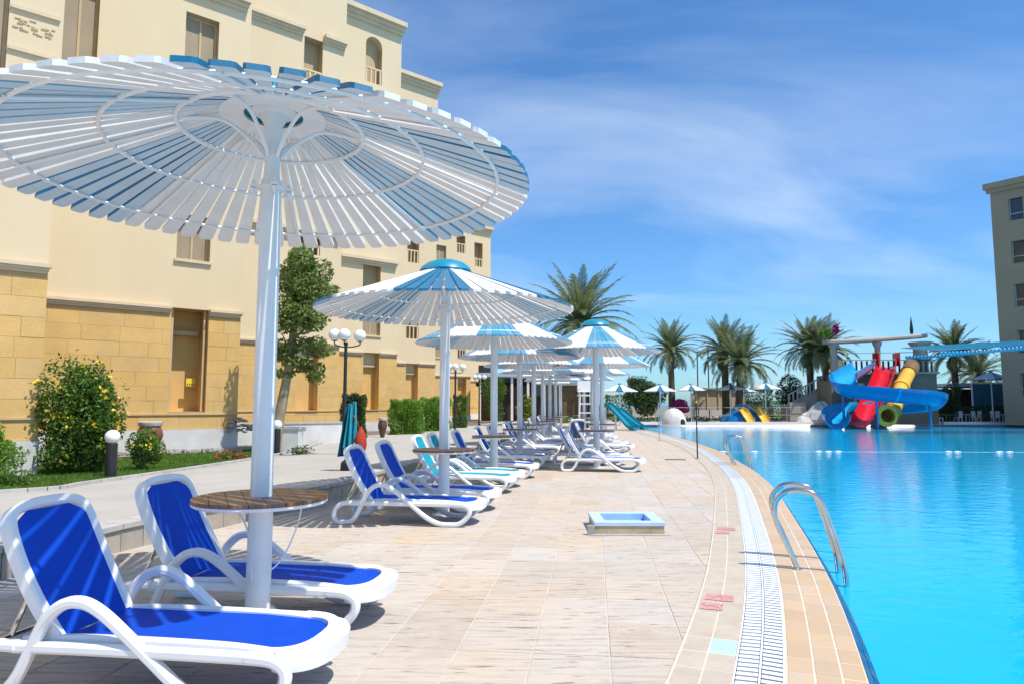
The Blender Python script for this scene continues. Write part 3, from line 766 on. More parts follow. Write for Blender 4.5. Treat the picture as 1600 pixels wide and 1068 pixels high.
# stone edging rubble in front of the plinth
b = MB(); random.seed(4)
for i in range(110):
    s = random.uniform(-3.6, .2); E = Vector(SEGS['B'][0]); p = E+D*s-NB*random.uniform(.25, .42)
    w = random.uniform(.08, .2); b.box((p.x, p.y, .1+random.uniform(0, .08)), (w, w*.7, w*.5), random.uniform(0, 3))
o = b.build('edging_stones', 'kerb', smooth=False, kind='stuff'); tag(o, 'loose pale edging stones piled at the foot of the hotel plinth', 'stones')
# ------------------------------------------------------------------ umbrellas
def slat_mesh(blue, R0, R1, z0, z1, w0, w1, th=.030, bm='slat_blue'):
    b = MB(); rr = [R0, (R0+R1)/2, R1-.03, R1]; ww = [w0, (w0+w1)/2, w1, w1*.72]
    zz = lambda r: z0+(z1-z0)*(r-R0)/(R1-R0)
    top = []; bot = []
    for r, w in zip(rr, ww):
        for sgn in (-1, 1): b.v.append((r, sgn*w/2, zz(r)))
        for sgn in (-1, 1): b.v.append((r, sgn*w/2, zz(r)-th))
    for i in range(3):
        o = i*4
        b.f += [(o, o+4, o+5, o+1)]; b.mi.append(0)
        b.f += [(o+2, o+3, o+7, o+6)]; b.mi.append(1)
        b.f += [(o, o+2, o+6, o+4), (o+1, o+5, o+7, o+3)]; b.mi += [0, 0]
    b.f += [(0, 1, 3, 2), (12, 14, 15, 13)]; b.mi += [0, 0]
    return b.mesh('slat', [bm, 'slat_under'] if blue else ['slat_white', 'slat_white'], False)
UR, UZR, UZT = 1.80, 2.90, 3.44
SB = slat_mesh(True, .30, UR, UZT, UZR, .024, .118); SW = slat_mesh(False, .30, UR, UZT, UZR, .024, .118)
SECT = (0, 58, 115, -60, -128)
def is_blue(deg, c0):
    for s_ in SECT:
        d = (deg-(c0+s_)+180) % 360-180
        if abs(d) < 15.1: return True
    return False
# shared parts
SB2 = slat_mesh(True, .28, 1.58, 3.38, UZR-.14, .025, .122, .022, 'slat_blue_sunlit'); SW2 = slat_mesh(False, .28, 1.58, 3.38, UZR-.14, .025, .122, .022)
def zc(r): return UZT+(UZR-UZT)*(r-.3)/(UR-.3)
m_low = MB().lathe([(.16, 0), (.16, .012), (.088, .016), (.080, .05), (.078, .86)], 20).mesh('pole', 'white_paint')
m_up = MB().lathe([(.071, .72), (.070, 2.93), (.052, 2.96), (.050, 3.2), (.062, 3.33), (.10, 3.40), (.16, 3.425)], 20).mesh('upper_pole', 'white_paint')
b = MB()
for a in range(4):
    an = a*math.pi/2+.5; b.box((.105*math.cos(an), .105*math.sin(an), 2.93), (.07, .05, .02), an); b.lathe([(.013, -.05), (.013, .0)], 8, (.12*math.cos(an), .12*math.sin(an), 2.97)); b.lathe([(.004, -.05), (.016, -.02), (.016, 0)], 6, (.12*math.cos(an), .12*math.sin(an), 2.915))
b.lathe([(.085, 2.915), (.085, 2.94)], 20); m_br = b.mesh('bracket', 'white_paint')
b = MB(); b.lathe([(.20, 3.40), (.36, 3.385), (.36, 3.40), (.20, 3.415)], 32, cap=False)
m_hub = b.mesh('hub', 'white_paint')
m_g = []
b = MB()
pts = cr([(.055, 0, 3.10), (.16, 0, 3.22), (.34, 0, 3.33), (.60, 0, 3.305)], 6); b.tube(pts, .014, 6)
m_arm = b.mesh('arm', 'white_paint')
m_r = [MB().ring(r, zc(r)-.036, t, 56, 6).mesh('hoop', 'white_paint') for r, t in ((.62, .016), (1.05, .014), (1.58, .013))]
b = MB()
b.tube([(.60, 0, zc(.60)-.045), (1.60, 0, zc(1.6)-.045)], .013, 6); m_sp = b.mesh('spoke', 'white_paint')
m_cap = MB().lathe([(.36, 3.425), (.37, 3.445), (.34, 3.50), (.26, 3.56), (.14, 3.60), (.02, 3.612)], 28).mesh('cap', 'cap_blue')
m_tr = MB().lathe([(.085, .845), (.42, .845), (.432, .855), (.432, .868), (.085, .868)], 48).mesh('table_rim', 'white_paint')
m_wire = MB().tube(cr([(-.25, .05, .845), (-.13, .0, .78), (-.06, -.04, .6), (-.045, -.07, .36)], 8), .006, 6).mesh('wire', 'white_paint')
m_wire2 = MB().tube(cr([(.27, .03, .845), (.24, 0, .68), (.17, -.04, .5), (.075, -.06, .40)], 8), .005, 6).mesh('wire', 'white_paint')
# table planks clipped to a disc
m_pl = []
PW = .108
for i in range(8):
    x0 = -.432+i*PW; x1 = x0+PW-.0035; v = []; K = 8
    top = []
    for k in range(K+1):
        x = x0+(x1-x0)*k/K; top.append((x, math.sqrt(max(0, .434**2-x*x))))
    poly = [(x, y) for x, y in top]+[(x, -y) for x, y in top[::-1]]
    b = MB(); n_ = len(poly); b.add([(x, y, .87) for x, y in poly]+[(x, y, .893) for x, y in poly], [tuple(range(n_))[::-1], tuple(range(n_, 2*n_))]+[(k, (k+1) % n_, n_+(k+1) % n_, n_+k) for k in range(n_)])
    m_pl.append(b.mesh('plank', 'wood', False))
def umbrella(x, y, c0, label, detail=2, table=True, z=0, sc=1, rz=0, group='slatted parasols along the pool deck', dz=0, small=False):
    t = thing('slatted_umbrella', (x, y, z), label, 'parasol', group); t.scale = (sc, sc, sc)
    hs = (1.57/1.8) if small else 1; up = (0, 0, dz)
    inst('pole', m_low, t); inst('upper_pole', m_up, t, loc=(0, 0, min(0, dz)-.04*(small) + max(0, dz))); cp = inst('cap', m_cap, t, loc=(0, 0, dz-.05*small))
    if detail:
        inst('bracket', m_br, t, loc=(0, 0, dz*.6)); inst('hub', m_hub, t, loc=(0, 0, dz-.05*small))
        for m, rr_ in zip(m_r, (.62, 1.05, 1.58)):
            o = inst('hoop', m, t, loc=(0, 0, dz))
            if small: o.scale = (.86, .86, 1); o.location.z = dz-.05-.02*rr_
        for k in range(8):
            o = inst('spoke', m_sp, t, rz=R(k*45+11), loc=(0, 0, dz))
            if small: o.scale = (.84, 1, 1); o.location.z = dz-.09
        for k in range(6): inst('arm', m_arm, t, rz=R(k*60+20), loc=(0, 0, dz-.06*small))
    if table:
        tb = inst('table', m_tr, t); tb.rotation_euler = (0, 0, R(25))
        if detail > 1:
            for m in m_pl: inst('plank', m, tb)
            inst('wire', m_wire, t, rz=R(20)); inst('wire', m_wire2, t)
        else:
            b = MB()
            for m in m_pl: b.add([tuple(v.co) for v in m.vertices], [tuple(p.vertices) for p in m.polygons])
            b.build('tabletop', 'wood', tb, False)
    if detail > 0:
        for k in range(72):
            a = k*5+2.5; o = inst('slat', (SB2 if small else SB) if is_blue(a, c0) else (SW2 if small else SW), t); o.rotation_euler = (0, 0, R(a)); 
            o.location = (0, 0, dz+random.uniform(-.004, .004)); o.rotation_euler.z += random.uniform(-.004, .004)
    else:
        b = MB()
        for k in range(72):
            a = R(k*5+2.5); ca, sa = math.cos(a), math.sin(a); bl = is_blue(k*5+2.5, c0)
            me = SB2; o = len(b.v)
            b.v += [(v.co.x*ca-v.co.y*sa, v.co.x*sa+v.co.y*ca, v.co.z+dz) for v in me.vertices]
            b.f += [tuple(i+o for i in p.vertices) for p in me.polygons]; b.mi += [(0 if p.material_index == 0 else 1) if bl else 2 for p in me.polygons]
        b.build('slat_canopy', ['slat_blue_sunlit', 'slat_under', 'slat_white'], t, False, kind='stuff')
    return t
random.seed(2)
umbrella(-1.68, 4.65, 292, 'nearest big slatted white and blue parasol with wooden table on its pole over two loungers', dz=.12)
umbrella(-.94, 9.55, 270, 'second slatted parasol from the camera, its blue dome cap against the hotel wall', dz=-.07)
umbrella(-.36, 13.7, 275, 'third parasol in the left row, standing over the two teal loungers', 1, small=True, dz=-.02)
umbrella(.20, 17.6, 262, 'fourth parasol in the left row, just beyond the teal loungers\' parasol', 1, small=True, dz=-.05)
umbrella(2.05, 16.7, 268, 'slatted parasol nearest the pool with teal cap, over the single pair of loungers', 1, small=True, dz=.03)
for i, (px, yy) in enumerate(((834, 21.6), (848, 25.8), (859, 30), (868, 34.5), (876, 39.5))):
    nth = ('fifth', 'sixth', 'seventh', 'eighth', 'ninth')[i]
    umbrella((px-800)/1067*yy, yy, 270+i*23, nth+' parasol counting away from the camera in the left row', 0, small=True, dz=-.04)
for i, (px, yy) in enumerate(((940, 22.3), (925, 28.5), (912, 35), (905, 42))):
    nth = ('second', 'third', 'fourth', 'fifth')[i]
    umbrella((px-800)/1067*yy, yy, 250+i*31, nth+' parasol in the pool side row, behind the teal capped one', 0, small=True, group='slatted parasols along the pool deck')
# ------------------------------------------------------------------ loungers
prof = [(.30,.268),(.136,.262),(.045,.205),(.012,.115),(.05,.035),(.136,.028),(.235,.04),(.31,.12),(.385,.275),(.455,.405),(.55,.485),(.66,.497),(.77,.45),(.90,.355),(1.05,.235),(1.22,.105),(1.38,.035),(1.52,.028),(1.62,.036),(1.70,.085),(1.755,.155),(1.755,.222),(1.69,.262),(1.56,.272)]
pp = [(p[0], p[2]) for p in cr([(a, 0, c) for a, c in prof], 4)]
def lounger_meshes(sl):
    r = {}
    r['side'] = [MB().ribbon(pp, y, .062, .058).mesh('side_frame', 'white_plastic') for y in (-.335, .335)]
    rl = cr([(.28, 0, .266), (.6, 0, .288), (1.0, 0, .292), (1.4, 0, .288), (1.60, 0, .276), (1.70, 0, .265)], 4)
    r['rail'] = [MB().ribbon([(p[0], p[2]) for p in rl], y, .045, .062).mesh('seat_rail', 'white_plastic') for y in (-.272, .272)]
    orl = cr([(.27, 0, .262), (.6, 0, .268), (1.0, 0, .270), (1.4, 0, .270), (1.60, 0, .268)], 4)
    r['orail'] = [MB().ribbon([(p[0], p[2]) for p in orl], y, .054, .058).mesh('outer_rail', 'white_plastic') for y in (-.332, .332)]
    # foot end: rounded apron
    b = MB(); K = 16; outer = []; 
    for k in range(K+1):
        a = -math.pi/2+math.pi*k/K; outer.append((1.70+.21*abs(math.cos(a))**.85, .30*(math.copysign(abs(math.sin(a))**.72, math.sin(a)))))
    inner = []
    for k in range(K+1):
        a = -math.pi/2+math.pi*k/K; inner.append((1.62+.17*abs(math.cos(a))**.85, .25*(math.copysign(abs(math.sin(a))**.72, math.sin(a)))))
    v = []; f = []
    for k in range(K+1):
        (ox, oy), (ix, iy) = outer[k], inner[k]
        v += [(ix, iy, .297), (ox-.012, oy, .290), (ox, oy*1.01, .272), (ox-.01, oy, .195), (ox-.03, oy*.97, .195), (ix, iy, .27)]
    for k in range(K):
        for j in range(6): f.append((k*6+j, k*6+(j+1) % 6, (k+1)*6+(j+1) % 6, (k+1)*6+j))
    b.add(v, f); r['foot'] = b.mesh('foot_end', 'white_plastic')
    # sling seat
    b = MB(); xs = [.46+i*(1.325/32) for i in range(33)]; v = []
    for i, x in enumerate(xs):
        hw = .25
        if x > 1.61: hw = .25*max(.03, 1-min(1, (x-1.61)/.182)**2.35)**.36
        for j in range(7):
            y = -hw+2*hw*j/6; v.append((x, y, .300-(1-(y/.26)**2)*.018-max(0, x-1.35)*.05))
    f = [(i*7+j, (i+1)*7+j, (i+1)*7+j+1, i*7+j+1) for i in range(32) for j in range(6)]
    b.add(v, f); nb = len(v)
    b.add([(a, c, z-.006) for a, c, z in v], [tuple(q[::-1]) for q in f]); r['seat'] = b.mesh('seat_sling', sl)
    # cross bars
    r['bar'] = MB().box((.5, 0, .25), (.05, .5, .03)).box((1.15, 0, .25), (.04, .5, .03)).mesh('cross_bar', 'white_plastic', False)
    # backrest in its own plane: u along length, hinge at (.47,.29)
    A = R(118.5); hx, hz = .47, .292; BL = .76
    def bp(u, y, n): 
        bow = .022*math.sin(math.pi*u/BL)
        n = n-bow
        return (hx+u*math.cos(A)+n*math.sin(A), y, hz+u*math.sin(A)-n*math.cos(A))
    # outline of frame
    ol = [(0, -.285), (.25, -.305), (.5, -.31), (.67, -.295), (.745, -.235), (.772, -.12), (.777, 0), (.772, .12), (.745, .235), (.67, .295), (.5, .31), (.25, .305), (0, .285)]
    ol = [(p[0], p[1]) for p in cr([(a, c, 0) for a, c in ol], 4)]
    b = MB(); k = len(ol); sec = 6; v = []; f = []
    for i, (u, y) in enumerate(ol):
        a = ol[max(0, i-1)]; c = ol[min(k-1, i+1)]; tx, ty = c[0]-a[0], c[1]-a[1]; q = math.hypot(tx, ty); nx, ny = -ty/q, tx/q  # inward normal
        for e, n in ((.0, -.040), (.0, .018), (.012, .028), (.045, .026), (.055, .012), (.05, -.040)): v.append(bp(u+nx*e, y+ny*e, n))
    for i in range(k-1):
        for j in range(6): f.append((i*6+j, (i+1)*6+j, (i+1)*6+(j+1) % 6, i*6+(j+1) % 6))
    f += [tuple(range(6)), tuple((k-1)*6+j for j in range(6))[::-1]]
    b.add(v, f); r['bframe'] = b.mesh('back_frame', 'white_plastic')
    b = MB(); v = []; us = [i*.715/16 for i in range(17)]
    for u in us:
        hw = .240+.016*min(1, u/.4)
        if u > .58: hw *= (1-((u-.58)/.135)**3*.42)
        for j in range(7):
            y = -hw+2*hw*j/6; v.append(bp(u, y, .012-(1-(y/.26)**2)*.012))
    f = [(i*7+j, i*7+j+1, (i+1)*7+j+1, (i+1)*7+j) for i in range(16) for j in range(6)]
    b.add(v, f); b.add([(a-.004, c, z-.003) for a, c, z in v], [q[::-1] for q in f]); r['bsling'] = b.mesh('back_sling', sl)
    b = MB()
    for y in (-.19, .19): b.tube([bp(.36, y, -.02), (.12, y, .26)], .013, 6)
    b.tube([(.12, -.24, .262), (.12, .24, .262)], .013, 6); r['prop'] = b.mesh('back_prop', 'steel' if sl != 'sling_x' else 'steel')
    return r
LM = {k: lounger_meshes(k) for k in ('sling_blue', 'sling_teal', 'sling_dark')}
def lounger(cx, cy, label, sl='sling_blue', rz=-8.2, flip=False, group='white framed sun loungers', z=0, name='sun_lounger'):
    a = R(rz+(180 if flip else 0)); c = Vector((math.cos(a), math.sin(a)))
    t = thing(name, (cx-c.x*.93, cy-c.y*.93, z), label, 'sun lounger', group, a)
    r = LM[sl]
    for m in r['side']: inst('side_frame', m, t)
    for m in r['rail']: inst('seat_rail', m, t)
    for m in r['orail']: inst('outer_rail', m, t)
    inst('foot_end', r['foot'], t); inst('seat_sling', r['seat'], t); inst('cross_bar', r['bar'], t)
    inst('back_frame', r['bframe'], t); inst('back_sling', r['bsling'], t); inst('back_prop', r['prop'], t)
    return t
lounger(-1.87, 3.88, 'blue sun lounger nearest the camera, in front of the big parasol pole')
lounger(-1.80, 5.06, 'blue sun lounger right behind the nearest parasol pole and its wooden table')
l3 = lounger(-1.30, 9.02, 'blue sun lounger with a small oval letter tag, in front of the second parasol pole')
lounger(-1.12, 10.15, 'blue sun lounger just behind the second parasol pole, between blue and teal ones')
lounger(-.88, 12.1, 'teal sun lounger nearer to the camera of the teal pair', 'sling_teal')
lounger(-.72, 12.95, 'teal sun lounger farther back of the pair, beside the third parasol pole', 'sling_teal')
lounger(-.40, 14.5, 'blue sun lounger behind the third parasol pole, next past the teal pair')
lounger(-.05, 16.7, 'blue sun lounger in front of the fourth parasol pole of the left row')
lounger(.18, 18.5, 'blue sun lounger just behind the fourth parasol pole of the left row')
k = 0
for i, (px, yy) in enumerate(((834, 21.6), (848, 25.8), (859, 30), (868, 34.5))):
    x = (px-800)/1067*yy
    nth = ('fifth', 'sixth', 'seventh', 'eighth')[i]
    lounger(x-.1, yy-.95, 'blue lounger in front of the %s parasol of the left row' % nth)
    lounger(x+.02, yy+.95, 'blue lounger behind the %s parasol of the left row' % nth)
lounger(2.08, 15.85, 'blue sun lounger in front of the teal capped parasol nearest the pool')
lounger(2.0, 17.55, 'blue sun lounger behind the pole of the teal capped parasol nearest the pool', 'sling_blue')
for i, (px, yy) in enumerate(((940, 22.3), (925, 28.5))):
    x = (px-800)/1067*yy
    nth = ('second', 'third')[i]
    lounger(x-.1, yy-.95, 'blue lounger in front of the %s parasol of the pool side row' % nth)
    lounger(x+.02, yy+.95, 'blue lounger behind the %s parasol of the pool side row' % nth)
lounger(2.3, 26.2, 'white lounger with greyish seat near the lifeguard chair', 'sling_dark', 100)
TEAL_SLIDE = True
# oval letter tag on the third lounger
tg = MB().lathe([(.0, 0), (.075, 0), (.075, .006), (.0, .006)], 24, cap=False).mesh('tag', 'white_plastic')
o = inst('tag', tg, l3, loc=(.60, .24, .40)); o.rotation_euler = (R(90), 0, 0); o.scale = (1.2, .75, 1)
cu = bpy.data.curves.new('letter', 'FONT'); cu.body = 'D'; cu.size = .09; cu.extrude = .002; cu.align_x = 'CENTER'; cu.align_y = 'CENTER'
tmp = bpy.data.objects.new('letter_src', cu); COL.objects.link(tmp); bpy.context.view_layer.update()
me = bpy.data.meshes.new_from_object(tmp.evaluated_get(bpy.context.evaluated_depsgraph_get())); me.materials.clear(); me.materials.append(M['sling_blue'])
bpy.data.objects.remove(tmp); o2 = inst('letter', me, o, loc=(0, 0, .009))
# ------------------------------------------------------------------ skimmer box
t = thing('skimmer_box', (1.37, 8.10, 0), 'raised stone box with pale blue frame and hollow blue basin on the deck', 'box', rz=R(-1))
b = MB(); w, d, h = .80, .78, .10
b.box((0, .03, h/2), (w, .06, h)); b.box((0, d-.03, h/2), (w, .06, h)); b.box((-w/2+.03, d/2, h/2), (.06, d-.121, h)); b.box((w/2-.03, d/2, h/2), (.06, d-.121, h)); b.build('stone_side', 'skim_stone', t, False)
b = MB()
for c, s_ in (((0, .055, h+.022), (w+.02, .13, .04)), ((0, d-.055, h+.022), (w+.02, .13, .04)), ((-w/2+.055, d/2, h+.022), (.13, d-.241, .04)), ((w/2-.055, d/2, h+.022), (.13, d-.241, .04))): b.box(c, s_)
b.build('frame', 'blue_paint', t, False)
b = MB(); b.box((0, d/2, .05), (w-.13, d-.13, .02)); b.build('basin', 'basin_blue', t, False)
b = MB(); iw, i0, i1 = w/2-.118, .122, d-.122
b.box((0, i1+.004, .09), (2*iw+.02, .012, .10)); b.box((0, i0-.004, .09), (2*iw+.02, .012, .10)); b.box((-iw, d/2, .09), (.012, i1-i0-.01, .10)); b.box((iw, d/2, .09), (.012, i1-i0-.01, .10)); b.build('lining', 'basin_blue', t, False)
b = MB(); b.box((0, .07, -.0), (w+.14, d*.0+.3, .012)); b.box((0, -.04, .004), (w+.10, .07, .02)); b.build('footing', 'kerb', t, False)
b = MB(); b.box((-w/2-.05, -.01, .055), (.085, .05, .11)); b.build('side_block', 'stone_grey', t, False)
# small drain lids
for i, (x, y) in enumerate(((4.5, 19.0), (3.55, 26.5))):
    b = MB(); b.box((0, 0, .006), (.55, .16, .012)); b.box((0, 0, .014), (.5, .03, .004)); o = b.build('drain_lid', 'grate_dark', smooth=False, loc=(x, y, 0)); o.rotation_euler = (0, 0, R(-8))
    tag(o, ('dark flat drain slot in the deck nearest the black post', 'small dark drain slot in the deck farther along the pool edge')[i], 'drain')
# ------------------------------------------------------------------ ladders
def ladder(s, label):
    p = edge(s, .45); q = edge(s+.1, .45); d = (q-p).normalized(); a = math.atan2(d.y, d.x)-math.pi/2
    t = thing('pool_ladder', (p.x, p.y, 0), label, 'pool ladder', 'stainless pool ladders', a)
    path = cr([(.0, 0, 0.016), (-.08, 0, .22), (-.17, 0, .44), (-.17, 0, .60), (-.08, 0, .70), (.06, 0, .72), (.20, 0, .66), (.29, 0, .42), (.37, 0, .14), (.40, 0, -.06), (.40, 0, -.5)], 6)
    for y in (-.26, .26):
        MB().tube([(a_[0], y, a_[2]) for a_ in path], .025, 14).build('handrail', 'steel', t)
        MB().lathe([(.045, .016), (.045, .024), (.03, .03)], 16, (0, y, 0)).build('flange', 'steel', t)
    for z in (-.3,): MB().tube([(.40, -.26, z), (.40, .26, z)], .02, 8).build('step', 'steel', t)
ladder(s_at_y(6.82)-.12, 'near stainless steel pool ladder with two curved handrails at the tiled edge')
ladder(s_at_y(17.6)-.1, 'farther stainless steel pool ladder, small, beyond the black post')
# slim posts standing on the rim
for i, (x, y, m, lb) in enumerate(((5.20, 19.35, 'black_metal', 'thin black post on the deck next to the far pool ladder'), (6.18, 28.9, 'steel', 'thin silver post on the deck beyond the black one'))):
    t = thing('post', (x, y, 0), lb, 'post')
    MB().tube([(0, 0, 0), (0, 0, 1.55)], .02, 8).build('shaft', m, t); MB().lathe([(.07, 0), (.07, .012), (.03, .02)], 12).build('foot', m, t); MB().lathe([(.022, 1.55), (.03, 1.58), (.02, 1.62)], 10).build('cap', 'yellow_flower' if i == 0 else m, t)
# glints on a submerged wall, put in as small white shapes
t = thing('glint_line', (6, 23.7, -.11), 'long line of glints on a submerged wall across the pool, put in as small white shapes in front of the slides', 'glint')
b = MB(); x = .2; random.seed(9)
while x < 44:
    if random.random() < .55: b.lathe([(.01, -.10), (.03, -.08), (.04, 0), (.03, .08), (.01, .10)], 8, (0, 0, 0)); o = len(b.v)-40; b.v[o:] = [(v[2]*1.2+x, v[0]+.15*math.sin(x*.3), v[1]*.6+.012) for v in b.v[o:]]
    x += random.choice((.3, .34, .42, .8))
b.build('glint_shapes', 'white_plastic', t)
MB().tube([(i*.6, .15*math.sin(i*.6*.3), -.004) for i in range(75)], .008, 5).build('line', 'shade_pale', t)
# ------------------------------------------------------------------ lamps, bollards, urns, towel stand
def lamp(x, y, label, z=.1):
    t = thing('globe_lamp', (x, y, z), label, 'lamp post', 'black posts with white globes', R(0))
    MB().lathe([(.10, 0), (.10, .05), (.06, .10), (.052, .9), (.045, 3.05), (.07, 3.08), (.05, 3.14)], 14).build('post', 'black_metal', t)
    for k, (dx_, dz) in enumerate(((-.29, 3.33), (.0, 3.33), (.36, 3.33))):
        dy_ = (-.1, -.2, .12)[k]
        MB().tube(cr([(0, 0, 3.0), (dx_*.6, dy_*.5, 3.02), (dx_, dy_, 3.08), (dx_, dy_, 3.18)], 5), .018, 8).build('bracket', 'black_metal', t)
        g = MB().lathe([(.17*math.sin(math.pi*i/12)+.001, -.17*math.cos(math.pi*i/12)) for i in range(13)], 20, (dx_, dy_, dz)).build('globe', 'globe', t)
        MB().lathe([(.07, 3.16), (.085, 3.19), (.06, 3.21)], 12, (dx_, dy_, 0)).build('collar', 'black_metal', t)
lamp(-4.64, 19, 'tall black lamp post with three white globes, closest to the camera')
lamp(-2.9, 35, 'second globe lamp post, behind the second parasol pole')
lamp(-2.3, 48, 'most distant globe lamp post beside the end of the ochre wall')
def bollard(x, y, label, z=.1, h=.70):
    t = thing('bollard_light', (x, y, z), label, 'bollard light', 'black bollards with white globe', 0)
    MB().lathe([(.105, 0), (.105, h-.02), (.085, h), (.06, h+.02)], 18).build('body', 'black_metal', t)
    MB().lathe([(.14*math.sin(math.pi*i/12)+.001, -.14*math.cos(math.pi*i/12)) for i in range(13)], 20, (0, 0, h+.12)).build('globe', 'globe', t)
bollard(-7.95, 13.7, 'short black bollard light with white globe beside the yellow flowering bush', .05)
bollard(-6.9, 20.2, 'short black bollard light at the foot of the leaning tree')
def urn(x, y, label, dark=False, z=.1, sc=1):
    t = thing('urn', (x, y, z), label, 'urn'); t.scale = (sc*(.62 if dark else 1), sc*(.62 if dark else 1), sc)
    MB().lathe([(.13, .0), (.14, .02), (.20, .22), (.31, .46), (.34, .58), (.31, .70), (.26, .80), (.27, .82)], 28).build('body', 'terracotta' if not dark else 'wood_dark', t)
    MB().lathe([(.29, .82), (.30, .84), (.30, .93), (.26, .955), (.22, .955), (.21, .90)], 28).build('rim', 'kerb', t)
    MB().lathe([(.20, -.02), (.20, .03), (.14, .05)], 18).build('foot', 'black_metal', t)
urn(-10.0, 19.0, 'red brown terracotta urn with white rim before the white plinth')
for i, (px, py_, yy, sc) in enumerate(((599, 655, 30, .95), (660, 652, 37, .85))):
    urn((px-800)/1067*yy, yy, ('dark urn between the dark hedge block and the rounded green bush', 'dark urn between the two clipped bushes')[i], True, .05, sc)
# pole stand with towels and a red bag
t = thing('towel_stand', (-3.13, 13.5, WH*.9-.02), 'pole stand with hanging blue and teal towels beside the lamp post', 'towel stand')
MB().lathe([(.20, 0), (.22, .03), (.21, .16), (.12, .24), (.05, .27)], 20).build('weight', 'rubber', t)
MB().tube([(0, 0, .2), (0, 0, 1.32)], .018, 8).build('pole', 'black_metal', t)
for j, (x0, mm, zt, zb, w) in enumerate(((-.09, 'towel_blue', 1.25, .28, .17), (.06, 'towel_teal', 1.34, .55, .13), (-.01, 'towel_teal', 1.30, .45, .15))):
    b = MB(); n_ = 14; v = []
    for i in range(n_+1):
        z = zt+(zb-zt)*i/n_
        for k in range(9):
            a = k/8*math.pi; wd = w*(.35+.85*i/n_); v.append((x0-.08*i/n_*(1 if j == 0 else .4)+(k/8-.5)*wd, -.07-.05*math.sin(a*3+j)*(.4+i/n_)-.04*j, z))
    b.add(v, [(i*9+k, i*9+k+1, (i+1)*9+k+1, (i+1)*9+k) for i in range(n_) for k in range(8)]); b.add([(p[0], p[1]+.02, p[2]) for p in v], [(i*9+k, (i+1)*9+k, (i+1)*9+k+1, i*9+k+1) for i in range(n_) for k in range(8)])
    b.build('towel', mm, t)
t = thing('red_bag', (-2.93, 13.35, WH*.9+.34), 'red cloth bag hanging beside the towels on the stand', 'bag')
MB().lathe([(.01, 0), (.09, .03), (.12, .15), (.10, .32), (.04, .45), (.015, .5)], 14).build('body', 'red_cloth', t)
MB().tube(cr([(-.03, 0, .45), (-.08, 0, .6), (-.16, 0, .72)], 4), .008, 6).build('strap', 'red_cloth', t)
# low dark rope rail along the walkway
t = thing('low_rail', (0, 0, 0), 'low dark handrail running along the walkway edge in the distance', 'railing')
rp = [Vector((walk_x(y)+.0, y, WH+.012)) for y in range(26, 46, 2)]
MB().tube([(p.x, p.y, p.z+.55) for p in rp], .022, 6).build('handrail', 'wood_dark', t)
for p in rp: MB().tube([(p.x, p.y, p.z-.05), (p.x, p.y, p.z+.55)], .016, 6).build('rail_post', 'wood_dark', t)
# ------------------------------------------------------------------ garden plants
random.seed(31)
bush((-9.15, 14.5, .03), blob(14000, .74, .66, 1.12, 1.22, nl=18)+blob(3500, .66, .6, .5, .42, nl=7)+blob(900, .78, .70, 1.2, 1.25, nl=14, shell=.7), .09, 'leaf_bush', 'large bush with yellow flowers in front of the hotel wall', flowers=('yellow_flower', 105, .05))
bush((-10.3, 13.3, .05), blob(9000, .85, .7, .55, .58, nl=10), .07, 'leaf_lime', 'low light green bush at the left edge of the picture', flowers=('yellow_flower', 3, .03))
bush((-9.2, 12.2, .05), blob(2600, .9, .35, .22, .2), .06, 'leaf_bush', 'low leafy ground cover at the foot of the yellow flowering bush', 'plant')
bush((-8.2, 15.3, .05), blob(2800, .40, .36, .46, .46), .07, 'leaf_bush', 'small plant with yellow flowers in front of the urn', 'plant', flowers=('yellow_flower', 16, .03), name='flower_plant')
bush((-7.3, 18.0, .05), blob(800, .35, .25, .14, .13), .05, 'leaf_bush', 'small clump of red flowers at the path kerb', 'plant', flowers=('red_flower', 40, .03), name='flower_plant')
bush((-6.1, 19.9, .05), blob(500, .35, .22, .16, .15), .06, 'leaf_bush', 'small leafy tuft in front of the white planter block', 'plant')
bush((-6.35, 27.5, .02), boxleaf(12000, .85, .8, 1.9, .02), .09, 'leaf_dark', 'tall dark clipped hedge block behind the lamp post')
for i, (px, yy, w, h, mm, lb) in enumerate(((636, 34, 1.55, 1.75, 'leaf_lime', 'bright green rounded bush left of the second parasol pole'), (680, 38, 1.6, 1.9, 'leaf_lime', 'bright green clipped bush directly behind the second parasol pole'), (719, 43, .85, 2.1, 'leaf_bush', 'slim green column bush between the second and third parasol poles'))):
    x = (px-800)/1067*yy; pts = (boxleaf(9000, w, w, h, 0)+blob(5000, w/2, w/2, h/2*1.0, h/2)) if i < 2 else boxleaf(6000, w, w, h, 0)
    bush((x, yy, .03), pts, .10, mm, lb)
bush((-1.55, 58, 0), blob(3500, 1.2, 1.0, 1.9, 2.0), .16, 'leaf_bush', 'loose shrub beyond the end of the ochre wall', 'bush')
bush((1.4, 60, 0), blob(2800, .9, .8, 1.2, 1.2), .15, 'leaf_bush', 'green shrub with yellow bloom before the far pavilion', flowers=('yellow_flower', 60, .1))
